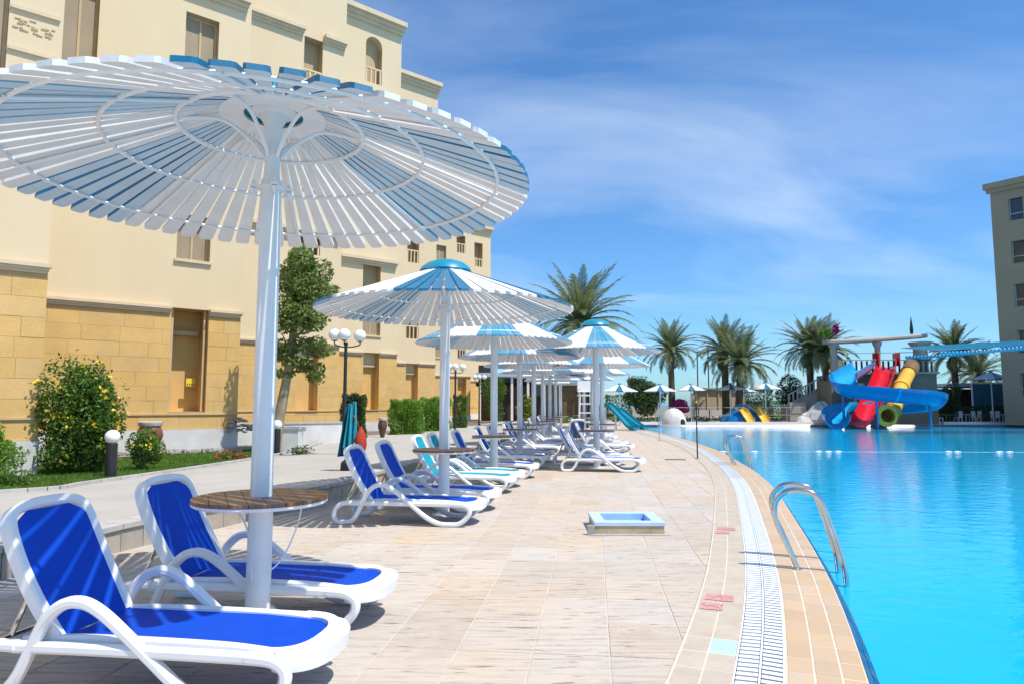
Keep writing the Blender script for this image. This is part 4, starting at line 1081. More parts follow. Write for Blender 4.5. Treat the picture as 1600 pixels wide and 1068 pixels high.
# lawn
vs = []; fs = []
random.seed(12)
def lawn_pt():
    while True:
        y = random.uniform(10.8, 24); gx = gard_x(y); x = gx-.1-random.random()**1.3*3.6
        if abs(x)/y < .85: return x, y
for _ in range(52000):
    x, y = lawn_pt(); h = random.uniform(.04, .10); a = random.uniform(0, 6.28); o = len(vs); w = .008
    vs += [(x-w*math.cos(a), y-w*math.sin(a), .05), (x+w*math.cos(a), y+w*math.sin(a), .05), (x+random.gauss(0, .03), y+random.gauss(0, .03), .05+h)]; fs.append((o, o+1, o+2))
me = bpy.data.meshes.new('lawn'); me.from_pydata(vs, [], fs); me.materials.append(M['grass']); o = inst('lawn', me, kind='stuff'); tag(o, 'strip of bright green grass between the path kerb and the hotel plinth', 'grass')
# leaning garden tree
t = thing('garden_tree', (-7.0, 20.4, .05), 'slim leaning tree with pale trunk and tall shaggy crown in front of the hotel', 'tree')
tp = cr([(-.05, 0, -.05), (.05, 0, .8), (.22, 0, 1.9), (.36, 0, 2.9), (.42, .05, 4.0), (.55, 0, 5.4)], 6); k = len(tp)
b = MB(); b.tube(tp, [.19-.13*i/(k-1) for i in range(k)], 10)
for (z, dx_, dy_, l) in ((2.5, .7, .2, .9), (2.9, -.4, .2, .9), (3.4, .8, -.3, .9), (3.8, -.5, .3, .8), (4.4, .5, .3, .9), (4.7, -.5, -.2, .8)):
    x0 = .30+.04*z; b.tube([(x0, 0, z), (x0+dx_*.5, dy_*.5, z+l*.35), (x0+dx_, dy_, z+l*.8)], [.045, .03, .012], 6)
b.build('trunk', 'bark', t)
pts = []
for (x, z, rx, rz_, n_) in ((.75, 5.35, .85, .9, 3600), (.75, 4.5, 1.1, .75, 3600), (.62, 3.85, .85, .42, 1200), (.2, 4.9, .7, .8, 1800), (.5, 4.15, .7, .5, 1300), (1.0, 3.15, .60, .36, 900), (.1, 3.0, .5, .35, 700), (1.15, 2.35, .35, .35, 420), (.6, 2.7, .5, .3, 500), (.15, 2.35, .35, .2, 220)):
    pts += [p+Vector((x, 0, 0)) for p in blob(n_, rx, rx*.8, rz_, z, nl=8)]
leaves(pts, .115, 'crown', 'leaf_tree', t, aspect=.6)
# ------------------------------------------------------------------ palms
random.seed(77)
def frond_mesh(Ln, droop, seed):
    rnd = random.Random(seed); b = MB(); K = 12; pts = []
    x = z = 0; a = R(40)
    for i in range(K+1):
        pts.append((x, 0, z)); x += Ln/K*math.cos(a); z += Ln/K*math.sin(a); a -= R(droop/K)*(1+.6*i/K)
    b.tube(pts, [.035*(1-.85*i/K) for i in range(K+1)], 4)
    for i in range(3, K*4):
        t = i/(K*4); f = t*K; k0 = min(int(f), K-1); p = Vector(pts[k0]).lerp(Vector(pts[k0+1]), f-k0); d = (Vector(pts[k0+1])-Vector(pts[k0])).normalized()
        ll = Ln*.17*math.sin(math.pi*min(1, .12+t*.92))**.6*rnd.uniform(.85, 1.1)
        for sg in (-1, 1):
            e = (d*.75+Vector((0, sg*.62, 0))+Vector((0, 0, .05-.3*rnd.random()))).normalized(); w = d*.020
            q = p+e*ll; o = len(b.v); mid = p+e*ll*.5
            b.v += [tuple(p-w), tuple(mid-w*1.3), tuple(q), tuple(mid+w*1.3), tuple(p+w)]; b.f += [(o, o+1, o+2, o+3, o+4)]; b.mi += [0]
    return b.mesh('frond', 'leaf_palm', False)
FR = [frond_mesh(3.0, d, i) for i, d in enumerate((30, 48, 70, 92))]
FD = [frond_mesh(2.3, 150, 9)]
FD[0].materials.clear(); FD[0].materials.append(M['leaf_dry'])
def palm(x, y, h, sc, label, nf=50, seed=1, lean=0):
    rnd = random.Random(seed); ts = sc; sc *= 1.14; nf += 10
    t = thing('palm_tree', (x, y, -.1), label, 'palm tree', None)
    K = 14; pts = [(lean*(i/K)**2, 0, h*i/K) for i in range(K+1)]
    MB().tube(pts, [(.30-.10*i/K if i else .38)*(1+.06*(i % 2))*sc for i in range(K)]+[.30*sc], 12).build('trunk', 'bark_palm', t)
    b = MB()
    for i in range(34):   # cut frond bases just under the crown
        a = rnd.uniform(0, 6.28); z = h-rnd.uniform(-.1, .75); b.tube([(lean+.18*sc*math.cos(a), .18*sc*math.sin(a), z), (lean+.34*sc*math.cos(a), .34*sc*math.sin(a), z+.22)], [.05*sc, .02*sc], 4)
    b.build('frond_stubs', 'bark_palm', t)
    for i in range(nf):
        u = i/nf; o = inst('frond', FR[min(3, int(u*4))], t); el = R(42-82*u+rnd.uniform(-8, 8))
        o.rotation_euler = (0, -el, i*2.39996+rnd.uniform(-.2, .2)); s_ = sc*rnd.uniform(.85, 1.1); o.scale = (s_, s_, s_); o.location = (lean, 0, h-.05+.1*(1-u))
    for i in range(5):
        o = inst('frond', FD[0], t); o.rotation_euler = (0, R(55+rnd.uniform(-8, 8)), rnd.uniform(0, 6.28)); o.scale = (sc*.8,)*3; o.location = (lean, 0, h-.25)
def pxx(u, y): return (u-800)/1067*y
palm(pxx(907, 46), 46, 6.9, 1.35, 'large palm rising behind the white parasols at the centre', 54, 1)
palm(pxx(1049, 58), 58, 6.1, .93, 'single palm tree standing left of the palm pair, next to the magenta bush', 54, 2)
palm(pxx(1133, 60), 60, 6.2, 1.05, 'left tree of the overlapping palm pair behind the small yellow slides', 54, 3)
palm(pxx(1153, 57), 57, 4.9, 1.05, 'right, shorter tree of the overlapping palm pair behind the small yellow slides', 54, 4, .3)
palm(pxx(1266, 58), 58, 6.2, .98, 'palm tree with thick trunk left of the water slide tower, left one of two', 54, 5)
palm(pxx(1290, 56), 56, 5.9, .92, 'palm tree touching the left side of the water slide tower, right one of two', 54, 6)
palm(pxx(1492, 62), 62, 6.2, 1.0, 'palm tree seen under and over the blue slatted canopy on the right', 54, 7)
palm(pxx(1527, 70), 70, 4.6, 1.15, 'dusty palm between the blue canopy and the right hand parasol', 54, 8)
# ------------------------------------------------------------------ background trees and plants
bush((pxx(1005, 56), 56, 0), blob(6500, 1.7, 1.4, 1.5, 1.9), .22, 'leaf_dark', 'dark rounded tree left of the magenta flowering bush', 'tree', name='dark_tree')
bush((pxx(1000, 60), 60, 2.6), blob(1500, 1.2, 1.2, .9, .9, shell=.2), .22, 'leaf_palm', 'wispy palm like top above the dark rounded tree', 'tree')
bush((pxx(1062, 57), 57, .4), blob(3000, .85, .7, .75, .9), .16, 'magenta_flower', 'magenta bougainvillea bush by the far pool edge')
bush((pxx(1236, 60), 60, 0), blob(4500, 1.35, 1.2, 1.6, 2.3), .18, 'leaf_dark', 'dark loose tree left of the stair railing', 'tree', name='dark_tree')
bush((pxx(1205, 70), 70, .3), boxleaf(3500, 6.0, 1.5, 1.6, 0), .2, 'leaf_bush', 'clipped green hedge behind the far parasols on the right')
bush((pxx(1175, 66), 66, .3), boxleaf(3500, 3.4, 1.5, 2.8, 0), .2, 'leaf_dark', 'dark tall hedge behind the palm pair')
bush((pxx(1475, 58), 58, 0), blob(5000, 1.6, 1.4, 1.5, 1.7), .18, 'leaf_dark', 'dark shrub right of the slide tower wall')
bush((pxx(965, 66), 66, .3), boxleaf(2500, 2.6, 1.2, 2.2, 0), .18, 'leaf_bush', 'green hedge beyond the lifeguard chair')
bush((pxx(915, 70), 70, .3), boxleaf(2500, 4.0, 1.2, 1.2, 0), .18, 'leaf_bush', 'low hedge beside the far pavilion')
# ------------------------------------------------------------------ far parasols (fabric-like pale cones)
def small_umbrella(u, y, ztop, w, label, mm='slat_white', m2='shade_pale'):
    x = pxx(u, y); t = thing('small_umbrella', (x, y, -.05), label, 'parasol', 'small parasols at the far pool side')
    MB().tube([(0, 0, 0), (0, 0, ztop+.05)], .05, 8).build('pole', 'white_paint', t)
    b = MB(); n_ = 16; zr = ztop-w*.19
    for k in range(n_):
        a0, a1 = 2*math.pi*(k+.06)/n_, 2*math.pi*(k+.94)/n_; b.cur = 1 if (k % 4 == 3) else 0
        v = [(.06*math.cos(a0), .06*math.sin(a0), ztop), (w/2*math.cos(a0), w/2*math.sin(a0), zr), (w/2*math.cos(a1), w/2*math.sin(a1), zr), (.06*math.cos(a1), .06*math.sin(a1), ztop)]
        b.add(v+[(p[0], p[1], p[2]-.03) for p in v], [(0,1,2,3), (7,6,5,4), (1,5,6,2), (0,4,5,1), (2,6,7,3)])
    b.build('canopy', [mm, 'slat_blue'], t, False); MB().lathe([(.16, ztop-.02), (.12, ztop+.06), (.01, ztop+.1)], 10).build('cap', 'cap_blue', t)
for u, y, zt, w, lb in ((968, 50, 3.05, 2.7, 'small white parasol just right of the tall pool side parasol'), (1031, 51, 3.05, 2.5, 'small blue and white parasol in front of the dark tree'), (1079, 57, 3.25, 2.6, 'small white parasol above the magenta bush'),
                        (1141, 57, 3.3, 2.6, 'small parasol in front of the palm pair trunks'), (1163, 60, 3.1, 2.4, 'small low parasol partly behind another, right of the palm pair trunks'), (1195, 55, 3.3, 2.5, 'small parasol with dark pole top right of the palm pair')):
    small_umbrella(u, y, zt, w, lb)
small_umbrella(1548, 55, 4.2, 3.2, 'blue grey shaded parasol standing by the outdoor seating on the right', 'shade_pale', 'shade_pale')
small_umbrella(1603, 55, 4.5, 4.6, 'larger pale parasol cut by the right picture edge', 'shade_pale', 'shade_pale')
# ------------------------------------------------------------------ kiddie slides, dome, hut, rocks, fence
t = thing('children_slide', (pxx(1158, 56), 56, -.02), 'small blue mound with yellow children slides at the far pool edge', 'slide')
b = MB(); b.lathe([(1.9, 0), (1.7, .5), (1.0, 1.1), (.55, 1.5), (.05, 1.6)], 14); b.v = [(x*(1+.12*math.sin(5*x+z*3)), y, z) for x, y, z in b.v]; b.build('mound', 'slide_blue', t)
for dx_ in (-.35, .85):
    pts = cr([(dx_-.3, -1.0, 1.15), (dx_, -1.4, .9), (dx_+.15, -1.9, .4), (dx_+.2, -2.3, .15)], 5)
    b = MB(); v = []
    for p in pts:
        for j in range(7): a = math.pi*j/6; v.append((p[0]-.36*math.cos(a), p[1], p[2]+.28-.3*math.sin(a)))
    b.add(v, [(i*7+j, i*7+j+1, (i+1)*7+j+1, (i+1)*7+j) for i in range(len(pts)-1) for j in range(6)]); b.add([(p[0], p[1], p[2]-.03) for p in v], [(i*7+j, (i+1)*7+j, (i+1)*7+j+1, i*7+j+1) for i in range(len(pts)-1) for j in range(6)]); b.build('chute', 'slide_yellow', t)
t = thing('rock_dome', (pxx(1051, 53.8), 53.9, -.02), 'white rounded artificial rock dome with a small opening at the pool edge', 'rock')
b = MB(); b.lathe([(1.45*math.cos(R(a)), 1.75*math.sin(R(a))) for a in range(0, 90, 9)]+[(.02, 1.76)], 18); random.seed(1); b.v = [(x*random.uniform(.95, 1.04), y, z*random.uniform(.96, 1.03)) for x, y, z in b.v]; b.build('dome', 'rock_white', t); t.scale = (.72, .72, .72)
b = MB(); b.lathe([(.3, 0), (.3, .35), (.2, .55), (.02, .62)], 12, (.7, -1.15, 0)); b.build('niche', 'dark_inside', t)
def rock(u, y, w, h, label, seed):
    rnd = random.Random(seed); b = MB(); n_ = 14
    prof_ = [(w*.5, 0), (w*.52, h*.25), (w*.45, h*.55), (w*.3, h*.85), (w*.1, h), (.01, h*1.02)]
    b.lathe(prof_, n_); b.v = [(x*rnd.uniform(.82, 1.15), y_*rnd.uniform(.8, 1.15), z*rnd.uniform(.9, 1.08)) for x, y_, z in b.v]
    o = b.build('boulder', 'rock_white', smooth=False, loc=(pxx(u, y), y, -.05)); tag(o, label, 'boulder')
rock(1282, 54.5, 2.6, 1.75, 'largest white boulder at the foot of the slide stairs', 1); rock(1262, 54.6, 1.7, 1.0, 'smaller white boulder left of the largest one near the slides', 2)
rock(1252, 54.4, 1.2, .7, 'small white boulder at the left end of the boulder group', 3)
t = thing('beach_hut', (pxx(1121, 64), 64, 0), 'beige wooden hut front between the black post and the palm pair', 'hut')
b = MB(); b.box((0, 0, 2.0), (4.6, .3, 1.9)); b.build('panel_wall', 'hut', t, False)
for i in range(5): MB().box((-2.1+i*1.05, -.2, 1.95), (.09, .06, 1.85)).build('batten', 'moulding', t, False)
for x in (-2.35, 2.3): MB().box((x, -.05, 1.2), (.25, .3, 2.7)).build('post', 'hut', t, False)
MB().box((0, .1, 3.02), (5.0, .9, .12)).build('roof', 'kerb', t, False)
# pool far fence and pale seawall
t = thing('sea_wall', (20, 92, 0), 'long low pale wall along the beach on the horizon', 'wall')
b = MB()
for x0 in range(-60, 80, 10): b.box((x0, 0, .55), (9.96, .5, 1.1))
b.build('body', 'kerb', t, False)
t = thing('pool_fence', (0, 0, 0), 'thin grey rail fence behind the far edge of the pool', 'fence')
xs = [11.5+i*1.5 for i in range(9)]
for x in xs: MB().tube([(x, 55, 0), (x, 55, 1.35)], .03, 6).build('fence_post', 'stone_grey', t)
for z in (.7, 1.3): MB().tube([(xs[0], 55, z), (xs[-1], 55, z)], .022, 6).build('rail', 'stone_grey', t)
t = thing('white_rim_wall', (0, 0, 0), 'low white kerb wall of the far pool end with lapping tiles', 'wall')
b = MB(); b.box((16, 53.85, .09), (18, .3, .2)); b.box((30.5, 53.85, .09), (6, .3, .2)); b.box((40, 53.85, .09), (12.5, .3, .2)); b.build('body', 'white_paint', t, False)
# scattered pale stones/planting bed beyond pool
b = MB(); random.seed(14)
for i in range(420):
    x = random.uniform(5, 26); y = random.uniform(56, 63); w = random.uniform(.15, .55); b.box((x, y, w*.2), (w, w*.8, w*.6), random.uniform(0, 3))
o = b.build('rock_bed', 'rock_white', smooth=False, kind='stuff'); tag(o, 'bed of pale rubble stones behind the far pool edge', 'stones')
b = MB()
vsg = []
for i in range(16000): vsg.append(Vector((random.uniform(4, 30), random.uniform(57, 66), random.uniform(0, .5)*random.random())))
o = leaves(vsg, .2, 'ground_cover', 'leaf_bush', kind='stuff'); tag(o, 'scrubby green ground cover among the rubble beyond the pool', 'ground cover')
# lamp masts on the horizon
for u, h, lb in ((1090, 7.6, 'thin dark mast right of the single palm'), (1107, 8.3, 'thin curved mast just left of the palm pair'), (1160, 7.4, 'thin dark mast right of the palm pair')):
    t = thing('mast', (pxx(u, 80), 80, 0), lb, 'mast'); MB().tube([(0, 0, 0), (0, 0, h)], .07, 6).build('pole', 'black_metal', t); MB().box((0, 0, h+.1), (.5, .2, .14)).build('head', 'black_metal', t, False)
# ------------------------------------------------------------------ lifeguard chair
t = thing('lifeguard_chair', (pxx(917, 31), 31, 0), 'tall white wooden lifeguard chair behind the pool side loungers', 'lifeguard chair')
for x, y in ((-.45, -.5), (.45, -.5), (-.35, .45), (.35, .45)): MB().tube([(x*1.1, y*1.15, 0), (x*.8, y*.7, 1.9)], .04, 6).build('leg', 'white_paint', t)
for z in (.35, .75, 1.15, 1.55): MB().box((0, -.54+.11*z, z), (.92-.12*z, .06, .07)).build('rung', 'white_paint', t, False)
MB().box((0, 0, 1.93), (.85, .8, .07)).build('seat', 'white_paint', t, False); MB().box((0, .38, 2.35), (.8, .05, .5)).build('backrest', 'white_paint', t, False)
for x in (-.4, .4): MB().box((x, 0, 2.2), (.07, .75, .06)).build('armrest', 'white_paint', t, False)
# ------------------------------------------------------------------ pavilion beyond the parasol rows
t = thing('beach_pavilion', (2.4, 64, 0), 'low pavilion with white columns, pale blue panels and brown curtain beyond the parasols', 'building')
MB().box((0, 3, 4.3), (11.5, 7, .35)).build('roof', 'shade_pale', t, False); MB().box((0, 6, 2.1), (11.4, .3, 4.2)).build('back_wall', 'shade_pale', t, False)
for x in (-5.4, -3.9, -2.4, -.9, .6, 2.1, 3.6, 5.3): MB().box((x, -.2, 2.1), (.22, .22, 4.1)).build('column', 'white_paint', t, False)
MB().box((2.85, .2, 1.9), (1.2, .1, 3.6)).build('curtain', 'brown_cloth', t, False); MB().box((-3.1, .3, 1.4), (1.2, .1, 2.6)).build('doorway', 'dark_inside', t, False); MB().box((-.1, .3, 1.2), (.8, .1, 2.3)).build('doorway', 'dark_inside', t, False)
MB().box((4.4, .3, 1.6), (.9, .1, 3)).build('doorway', 'dark_inside', t, False)
t = thing('brick_kiosk', (-.6, 70, 0), 'dark roofed reddish kiosk behind the loose shrub', 'kiosk')
MB().box((0, 0, 1.7), (5.2, 3, 3.4)).build('wall', 'terracotta', t, False); MB().box((0, -.2, 3.55), (6, 4, .3)).build('roof', 'dark_inside', t, False); MB().box((-.8, -1.53, 1.2), (1.1, .06, 2.2)).build('doorway', 'dark_inside', t, False)
MB().box((-2, -.3, 4.6), (1.6, 1.2, 1.8)).build('water_tank', 'dark_inside', t, False)
# ------------------------------------------------------------------ slide tower
t = thing('slide_tower', (28.5, 54.8, 0), 'brown rendered slide tower with columns, curved beam and dark railing', 'tower')
MB().box((.9, .6, 1.95), (7.6, 4.0, 3.9)).build('body', 'tower', t, False)
MB().box((-3.25, -.2, 1.7), (.7, 2.6, 3.4)).build('side_block', 'tower', t, False)
MB().box((.9, -1.45, 3.985), (7.9, .3, .16)).build('platform_edge', 'tower_pale', t, False)
for x, w in ((-2.9, .55), (.6, .42), (4.0, 1.0)): MB().lathe([(w*.75, 3.92), (w*.55, 4.05), (w*.5, 6.0), (w*.8, 6.3), (w*.85, 6.45)], 12, (x, -.6, 0)).build('column', 'tower_pale', t)
b = MB(); pts = cr([(-3.6, -.6, 6.45), (-1, -.6, 6.55), (2, -.6, 6.75), (4.4, -.6, 6.95)], 6); b.ribbon([(p[0], p[2]) for p in pts], -.6, .9, .32); b.build('beam', 'tower_pale', t)
for i in range(17): MB().box((-2.4+i*.42, -1.45, 4.5), (.13, .07, .85)).build('baluster', 'black_metal', t, False)
MB().tube([(-2.7, -1.45, 5.0), (4.6, -1.45, 5.0)], .04, 6).build('handrail', 'black_metal', t); MB().tube([(-.9, 1.2, 5.7), (4.6, 1.2, 5.8)], .03, 6).build('handrail', 'stone_grey', t)
for x in (-.9, 1.2, 3.0, 4.6): MB().tube([(x, 1.2, 3.9), (x, 1.2, 5.8)], .03, 6).build('rail_post', 'stone_grey', t)
# finial figures on beam
t2 = thing('balloon_ornament', (24.9, 54.2, 6.62), 'green and pink flower shaped ornament on the left end of the beam', 'ornament')
random.seed(6); leaves(blob(180, .55, .4, .45, .5), .25, 'petals', 'leaf_lime', t2, aspect=.9); leaves([p+Vector((.95, 0, .3)) for p in blob(110, .35, .3, .4, .5)], .22, 'petals', 'magenta_flower', t2, aspect=.9)
MB().tube([(0, 0, 0), (0, 0, .6)], .04, 6).tube([(.1, 0, 0), (.95, 0, .7)], .03, 6).build('stalk', 'stone_grey', t2)
t2 = thing('pointed_finial', (31.9, 54.2, 7.1), 'dark pointed finial on the right end of the beam', 'ornament'); MB().lathe([(.1, 0), (.14, .3), (.08, .9), (.01, 1.4)], 8).build('spike', 'black_metal', t2)
# stair with railing to the left of the tower
t = thing('slide_stairs', (24.0, 56.6, 0), 'stepped ramp with pale railing climbing from the left up to the slide tower', 'stairs')
b = MB(); b.add([(-1.5, -.8, 0), (2.6, -.8, 0), (2.6, -.8, 3.4), (-1.5, -.8, 1.3), (-1.5, .8, 0), (2.6, .8, 0), (2.6, .8, 3.4), (-1.5, .8, 1.3)], [(0,1,2,3), (7,6,5,4), (3,2,6,7), (0,3,7,4), (1,5,6,2)]); b.build('side_wall', 'tower_pale', t, False)
for i in range(12):
    x = -1.4+i*.35; z = 1.3+2.1*(x+1.5)/4.1; MB().box((x, -.7, z+.5), (.1, .1, 1.0)).build('baluster', 'kerb', t, False)
MB().tube([(-1.5, -.7, 2.3), (2.6, -.7, 4.4)], .06, 6).build('handrail', 'kerb', t)
MB().box((-1.0, -1.2, .85), (1.3, .5, 1.7)).build('end_block', 'tower_pale', t, False)
# the slides
def chute(path, r, th=.05, open_=True, name='chute', m='slide_blue', parent=None, tall=1.0, n=12):
    pts = [Vector(p) for p in path]; b = MB(); v = []; vo = []; k = len(pts)
    for i, p in enumerate(pts):
        t_ = (pts[min(i+1, k-1)]-pts[max(0, i-1)]); t_.z *= 1; h = Vector((t_.x, t_.y, 0)).normalized(); side = Vector((h.y, -h.x, 0)); T = t_.normalized(); up = side.cross(T); 
        if up.z < 0: up = -up
        for j in range(n+1):
            a = math.pi*j/n
            v.append(p+side*math.cos(a)*r-up*(math.sin(a)*r-r*.5)*tall + (up*0)); vo.append(p+side*math.cos(a)*(r+th)-up*(math.sin(a)*(r+th)-r*.5)*tall)
    m_ = n+1; o = len(v)
    f = [(i*m_+j, (i+1)*m_+j, (i+1)*m_+j+1, i*m_+j+1) for i in range(k-1) for j in range(n)]
    f2 = [(o+i*m_+j, o+i*m_+j+1, o+(i+1)*m_+j+1, o+(i+1)*m_+j) for i in range(k-1) for j in range(n)]
    f3 = [(i*m_+e, o+i*m_+e, o+(i+1)*m_+e, (i+1)*m_+e) for i in range(k-1) for e in (0, n)]
    f4 = [(e+j, e+j+1, o+e+j+1, o+e+j) for e in (0, (k-1)*m_) for j in range(n)]
    b.add(v+vo, f+f2+f3+f4); return b.build(name, m, parent)
TB = Vector((27.3, 50, 0))
t = thing('blue_slide', TB, 'blue open spiral water slide winding across the front of the tower', 'water slide')
p = [(0.04, 3, 4.42), (-1.13, 1.5, 4.1), (-2.81, -0.5, 3.62), (-4.11, -2, 3.11), (-4.4, -3.1, 2.59), (-3.76, -3.8, 2.36), (-2.41, -4, 2.21), (-0.99, -4, 2.1), (0.38, -3.7, 2.02), (1.77, -2.7, 1.85), (2.7, -1, 1.59), (1.98, 0.2, 1.41), (0.32, 0.6, 1.31), (-1.82, 0.2, 1.27), (-3.81, -1, 1.04), (-4.9, -2.3, 0.61), (-5.31, -3.6, 0.34)]
q = cr(p, 7); k = len(q)
cut = [0, 18, 46, 66, k]
for i in range(4):
    seg = q[cut[i]:min(k, cut[i+1]+1)]; chute(seg, .78, .05, name='chute', m=('slide_sky', 'slide_blue', 'slide_blue', 'slide_sky')[i], parent=t, tall=1.15)
for c_ in cut[1:4]:
    seg = q[c_-1:c_+1]; chute([Vector(seg[0]), Vector(seg[1])], .835, .03, name='joint_flange', m='slide_sky', parent=t, tall=1.15)
for i in (24, 40, 60, 84):
    x, y, z = q[i]; MB().tube([(x, y, -.05), (x, y, z-.45)], .09, 8).build('support', 'slide_blue', t)
t0 = t
t = thing('turquoise_slide', (5.95, 41.6, -.02), 'small turquoise double slide standing at the far curve of the pool deck', 'slide')
for k_, (ox, oy, h_) in enumerate(((0, 0, 1.5), (.75, .9, 1.2))):
    chute(cr([(ox-.25, oy+.3, h_), (ox, oy, h_-.03), (ox+.55, oy-.8, h_*.52), (ox+.95, oy-1.4, .26), (ox+1.25, oy-1.8, .20)], 5), .24, .03, name='chute', m='sling_teal', parent=t, tall=1.0)
    MB().tube([(ox-.25, oy+.1, 0), (ox-.25, oy+.1, h_)], .035, 6).build('leg', 'white_paint', t); MB().tube([(ox-.25, oy+.5, 0), (ox-.25, oy+.5, h_+.4)], .035, 6).build('leg', 'white_paint', t)
    MB().tube([(ox+.95, oy-1.4, 0), (ox+.95, oy-1.4, .2)], .03, 6).build('leg', 'white_paint', t)
    for z in (.3, .65, 1.0): MB().box((ox-.42, oy+.3, z), (.05, .44, .04)).build('step', 'white_paint', t, False)
t = thing('red_slide', TB, 'red open water slide dropping straight between the blue and the yellow one', 'water slide')
p = [(2.4, 4, 4.83), (1.79, 3, 4.47), (1.11, 2, 3.78), (-0.09, 0.5, 2.86), (-1.29, -0.8, 1.87), (-2.28, -2, 1.08), (-3.19, -3.2, 0.63), (-4.06, -4.2, 0.4)]
chute(cr(p, 6), .68, .05, name='chute', m='slide_red', parent=t, tall=1.1)
for x in (1.35, 2.95): MB().box((x+.05, 3.7, 5.05), (.12, .9, 1.0)).build('side_guard', 'slide_red', t, False)
for (x, y, z) in ((-1.1, -.6, 1.6),): MB().tube([(x, y, -.05), (x, y, z)], .08, 8).build('support', 'slide_blue', t)
t = thing('yellow_tube_slide', TB, 'yellow closed tube water slide with round mouth at the water and brown upper end', 'water slide')
p = cr([(4.37, 4, 4.73), (3.72, 3, 4.37), (2.81, 2, 3.78), (1.48, 0.5, 2.91), (0.2, -1, 1.86), (-0.57, -2, 1.28), (-1.46, -3.1, 0.89), (-2.07, -3.8, 0.77)], 6); k = len(p)
MB().tube(p[:12], .58, 18).build('upper_tube', 'slide_brown', t)
b = MB(); b.tube(p[11:], .50, 18, False); b.tube(p[11:], .46, 18, False); b.build('tube', 'slide_yellow', t)
for i in (18, 25, 32): MB().tube(p[i:i+2], .57, 18).build('joint_flange', 'slide_yellow', t)
d = Vector(p[-1])-Vector(p[-2]); e = Vector(p[-1]); b = MB(); n_ = 24
for r0, off in ((.42, 0), (.74, 0), (.74, -.12), (.5, -.12)):
    for j in range(n_): a = 2*math.pi*j/n_; b.v.append((e.x+r0*math.cos(a), e.y+off*-1, e.z+r0*math.sin(a)))
for i in range(3):
    for j in range(n_): b.f.append((i*n_+j, i*n_+(j+1) % n_, (i+1)*n_+(j+1) % n_, (i+1)*n_+j)); b.mi.append(0)
b.build('mouth_flange', 'slide_yellow', t)
# ------------------------------------------------------------------ seating area and right side
def dchair(x, y, rz, label, mm='white_plastic'):
    t = thing('garden_chair', (x, y, -.02), label, 'chair', 'chairs of the outdoor seating by the slides', rz)
    for a, c in ((-.2, -.2), (.2, -.2), (-.2, .2), (.2, .2)): MB().box((a, c, .24), (.045, .045, .46)).build('leg', mm, t, False)
    MB().box((0, 0, .48), (.48, .46, .04)).build('seat', mm, t, False); MB().box((0, .22, .78), (.46, .04, .5)).build('backrest', mm, t, False)
def dtable(x, y, label, mm='white_plastic'):
    t = thing('garden_table', (x, y, -.02), label, 'table', 'tables of the outdoor seating by the slides')
    MB().box((0, 0, .73), (1.0, 1.0, .04)).build('tabletop', mm, t, False)
    for a, c in ((-.42, -.42), (.42, -.42), (-.42, .42), (.42, .42)): MB().box((a, c, .355), (.05, .05, .71)).build('leg', mm, t, False)
random.seed(19)
TL_ = [(1478, 56), (1508, 57), (1536, 56), (1565, 57.5), (1592, 56)]
for i, (u, y) in enumerate(TL_):
    x = pxx(u, y); w_ = ('first', 'second', 'third', 'fourth', 'fifth')[i]
    dtable(x, y, 'small %s table from the slide tower in the outdoor seating' % w_, 'white_plastic' if i % 2 else 'wood')
    dchair(x-.85, y-.1, R(90), 'chair left of the %s seating table from the slide tower' % w_, 'white_plastic' if i != 1 else 'slide_blue'); dchair(x+.85, y+.1, R(-90), 'chair right of the %s seating table from the slide tower' % w_, 'white_plastic' if i != 3 else 'slide_blue')
t = thing('snack_bar', (45, 64, 0), 'low dark open snack bar with blue panel beneath the canopy', 'bar')
MB().box((0, 2.5, 1.5), (10, 4, 3.0)).build('back_room', 'dark_inside', t, False); MB().box((-1, -.2, .6), (8, .5, 1.2)).build('counter', 'teal_tent', t, False); MB().box((0, .5, 3.3), (11, 6.5, .3)).build('roof', 'shade_pale', t, False)
for x in (-4.8, -1.6, 1.6, 4.8): MB().box((x, -.7, 1.6), (.2, .2, 3.2)).build('post', 'tower_pale', t, False)
t = thing('blue_screen', (pxx(1551, 60), 60.5, 0), 'blue fabric wind screen with white top edge beside the right building', 'screen')
MB().box((0, 0, 1.9), (3.0, .06, 2.9)).build('cloth', 'teal_tent', t, False); MB().box((0, 0, 3.42), (3.1, .12, .14)).build('top_rail', 'white_paint', t, False)
for x in (-1.55, 1.55): MB().box((x, 0, 1.6), (.1, .1, 3.4)).build('post', 'white_paint', t, False)
bush((pxx(1532, 59.3), 59.3, -.05), boxleaf(7000, 8.0, 1.0, 1.5, 0), .16, 'leaf_dark', 'long low leafy row put in to darken the space behind the outdoor seating tables', name='dark_row')  # made-up leafy row, added so the space behind the tables reads dark
t = thing('slatted_blue_canopy', (27.2, 38, 4.2), 'long blue slatted canopy reaching in from the right edge over the seating', 'canopy')
b = MB(); rp = cr([(-3.5, 0, .15), (-1, 0, .25), (3, 0, .60), (9, 0, .75)], 8); b.ribbon([(p[0], p[2]) for p in rp], -.3, .12, .16); b.build('front_beam', 'canopy_teal', t)
b = MB(); b.ribbon([(p[0], p[2]) for p in rp], 3.0, .12, .16); b.build('rear_beam', 'canopy_teal', t)
for i in range(56):
    x = -3.5+i*.22; f = min(1, max(0, (x+3.5)/12.5)); z = .20+.66*f**.8
    o = MB().box((0, 1.35, 0), (.11, 4.0, .035)).build('slat', 'canopy_teal', t, False); o.location = (x, 0, z+.12); o.rotation_euler = (R(7), 0, 0)
for x in (5.6, 8.8): MB().tube([(x, 1.2, -4.25), (x, 1.2, .75)], .12, 10).build('post', 'white_paint', t)
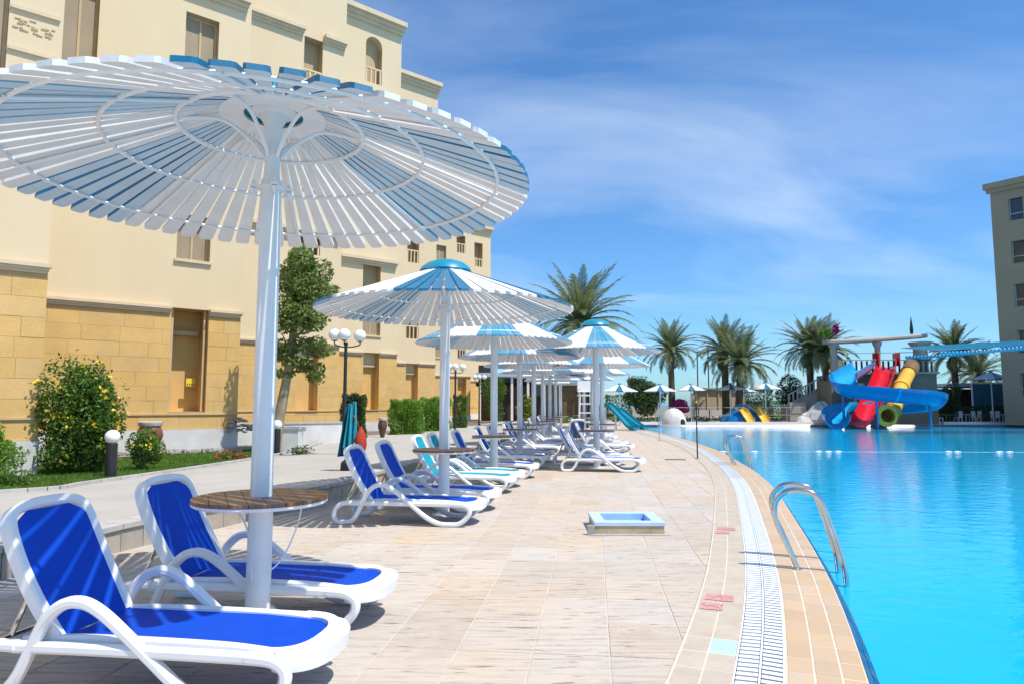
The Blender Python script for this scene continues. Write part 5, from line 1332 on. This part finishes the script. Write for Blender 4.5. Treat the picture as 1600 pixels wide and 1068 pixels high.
# island carrying the canopy posts
t = thing('canopy_island', (34.3, 39, 0), 'pale round island in the pool carrying the blue slatted canopy', 'island')
MB().lathe([(3.2, -.6), (3.2, .0), (3.1, .04)], 40).build('slab', 'beige_tile', t)
# right building, its left face in shade
t = thing('right_building', (37.3, 52, 0), 'tall beige hotel wing in shade at the right edge of the picture', 'building')
RD = Vector((.6, -.8)); RN = Vector((.8, .6))
def rq(s, z, bk): p_ = RD*s+RN*bk; return (p_.x, p_.y, z)
def rbox(b, s0, s1, z0, z1, f, bk):
    v = [rq(s, z, q_) for s in (s0, s1) for q_ in (f, bk) for z in (z0, z1)]; b.add(v, [(0,1,3,2),(4,6,7,5),(0,4,5,1),(2,3,7,6),(0,2,6,4),(1,5,7,3)])
def rface(b, s0, s1, z0, z1, ops, f):
    xs = sorted({s0, s1} | {v for o in ops for v in (o[0], o[1]) if s0 < v < s1}); zs = sorted({z0, z1} | {v for o in ops for v in (o[2], o[3])})
    for i in range(len(xs)-1):
        for j in range(len(zs)-1):
            mx, mz = (xs[i]+xs[i+1])/2, (zs[j]+zs[j+1])/2
            if any(o[0] < mx < o[1] and o[2] < mz < o[3] for o in ops): continue
            b.quad(rq(xs[i], zs[j], f), rq(xs[i+1], zs[j], f), rq(xs[i+1], zs[j+1], f), rq(xs[i], zs[j+1], f))
wins = [(1.15, 2.1, 1.2+3.2*k, 2.95+3.2*k) for k in range(0, 6)]
wins = [(1.15, 2.1, z-.85, z+.85) for z in (3.0, 6.2, 9.7, 13.0, 16.3)]
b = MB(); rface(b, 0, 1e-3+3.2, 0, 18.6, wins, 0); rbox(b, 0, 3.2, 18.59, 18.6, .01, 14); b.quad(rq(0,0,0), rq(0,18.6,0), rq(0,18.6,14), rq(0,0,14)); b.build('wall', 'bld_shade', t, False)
wins2 = [(4.2, 5.2, z-.85, z+.95) for z in (3.0, 6.2, 9.7, 13.0, 16.3)]
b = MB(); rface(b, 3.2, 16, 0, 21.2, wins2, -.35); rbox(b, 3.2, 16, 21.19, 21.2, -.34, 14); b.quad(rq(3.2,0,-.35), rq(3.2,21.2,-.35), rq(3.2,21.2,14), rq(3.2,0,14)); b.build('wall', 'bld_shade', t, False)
for f, wl in ((0, wins), (-.35, wins2)):
    for (s0, s1, z0, z1) in wl:
        b = MB(); dp = .3
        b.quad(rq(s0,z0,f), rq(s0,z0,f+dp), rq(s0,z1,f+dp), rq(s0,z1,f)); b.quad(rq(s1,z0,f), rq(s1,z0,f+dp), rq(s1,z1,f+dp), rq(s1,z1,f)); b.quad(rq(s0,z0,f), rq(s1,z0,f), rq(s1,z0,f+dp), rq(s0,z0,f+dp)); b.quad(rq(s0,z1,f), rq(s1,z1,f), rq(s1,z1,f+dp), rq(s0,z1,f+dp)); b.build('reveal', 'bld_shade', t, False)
        b = MB(); rbox(b, s0, s0+.08, z0, z1, f+.16, f+.24); rbox(b, s1-.08, s1, z0, z1, f+.16, f+.24); rbox(b, s0+.082, s1-.082, z0+.5, z0+.58, f+.16, f+.24); w_ = b.build('window', 'tower_pale', t, False)
        b = MB(); rbox(b, s0, s1, z0, z1, f+.26, f+.28); b.build('pane', 'glass_dark', w_, False)
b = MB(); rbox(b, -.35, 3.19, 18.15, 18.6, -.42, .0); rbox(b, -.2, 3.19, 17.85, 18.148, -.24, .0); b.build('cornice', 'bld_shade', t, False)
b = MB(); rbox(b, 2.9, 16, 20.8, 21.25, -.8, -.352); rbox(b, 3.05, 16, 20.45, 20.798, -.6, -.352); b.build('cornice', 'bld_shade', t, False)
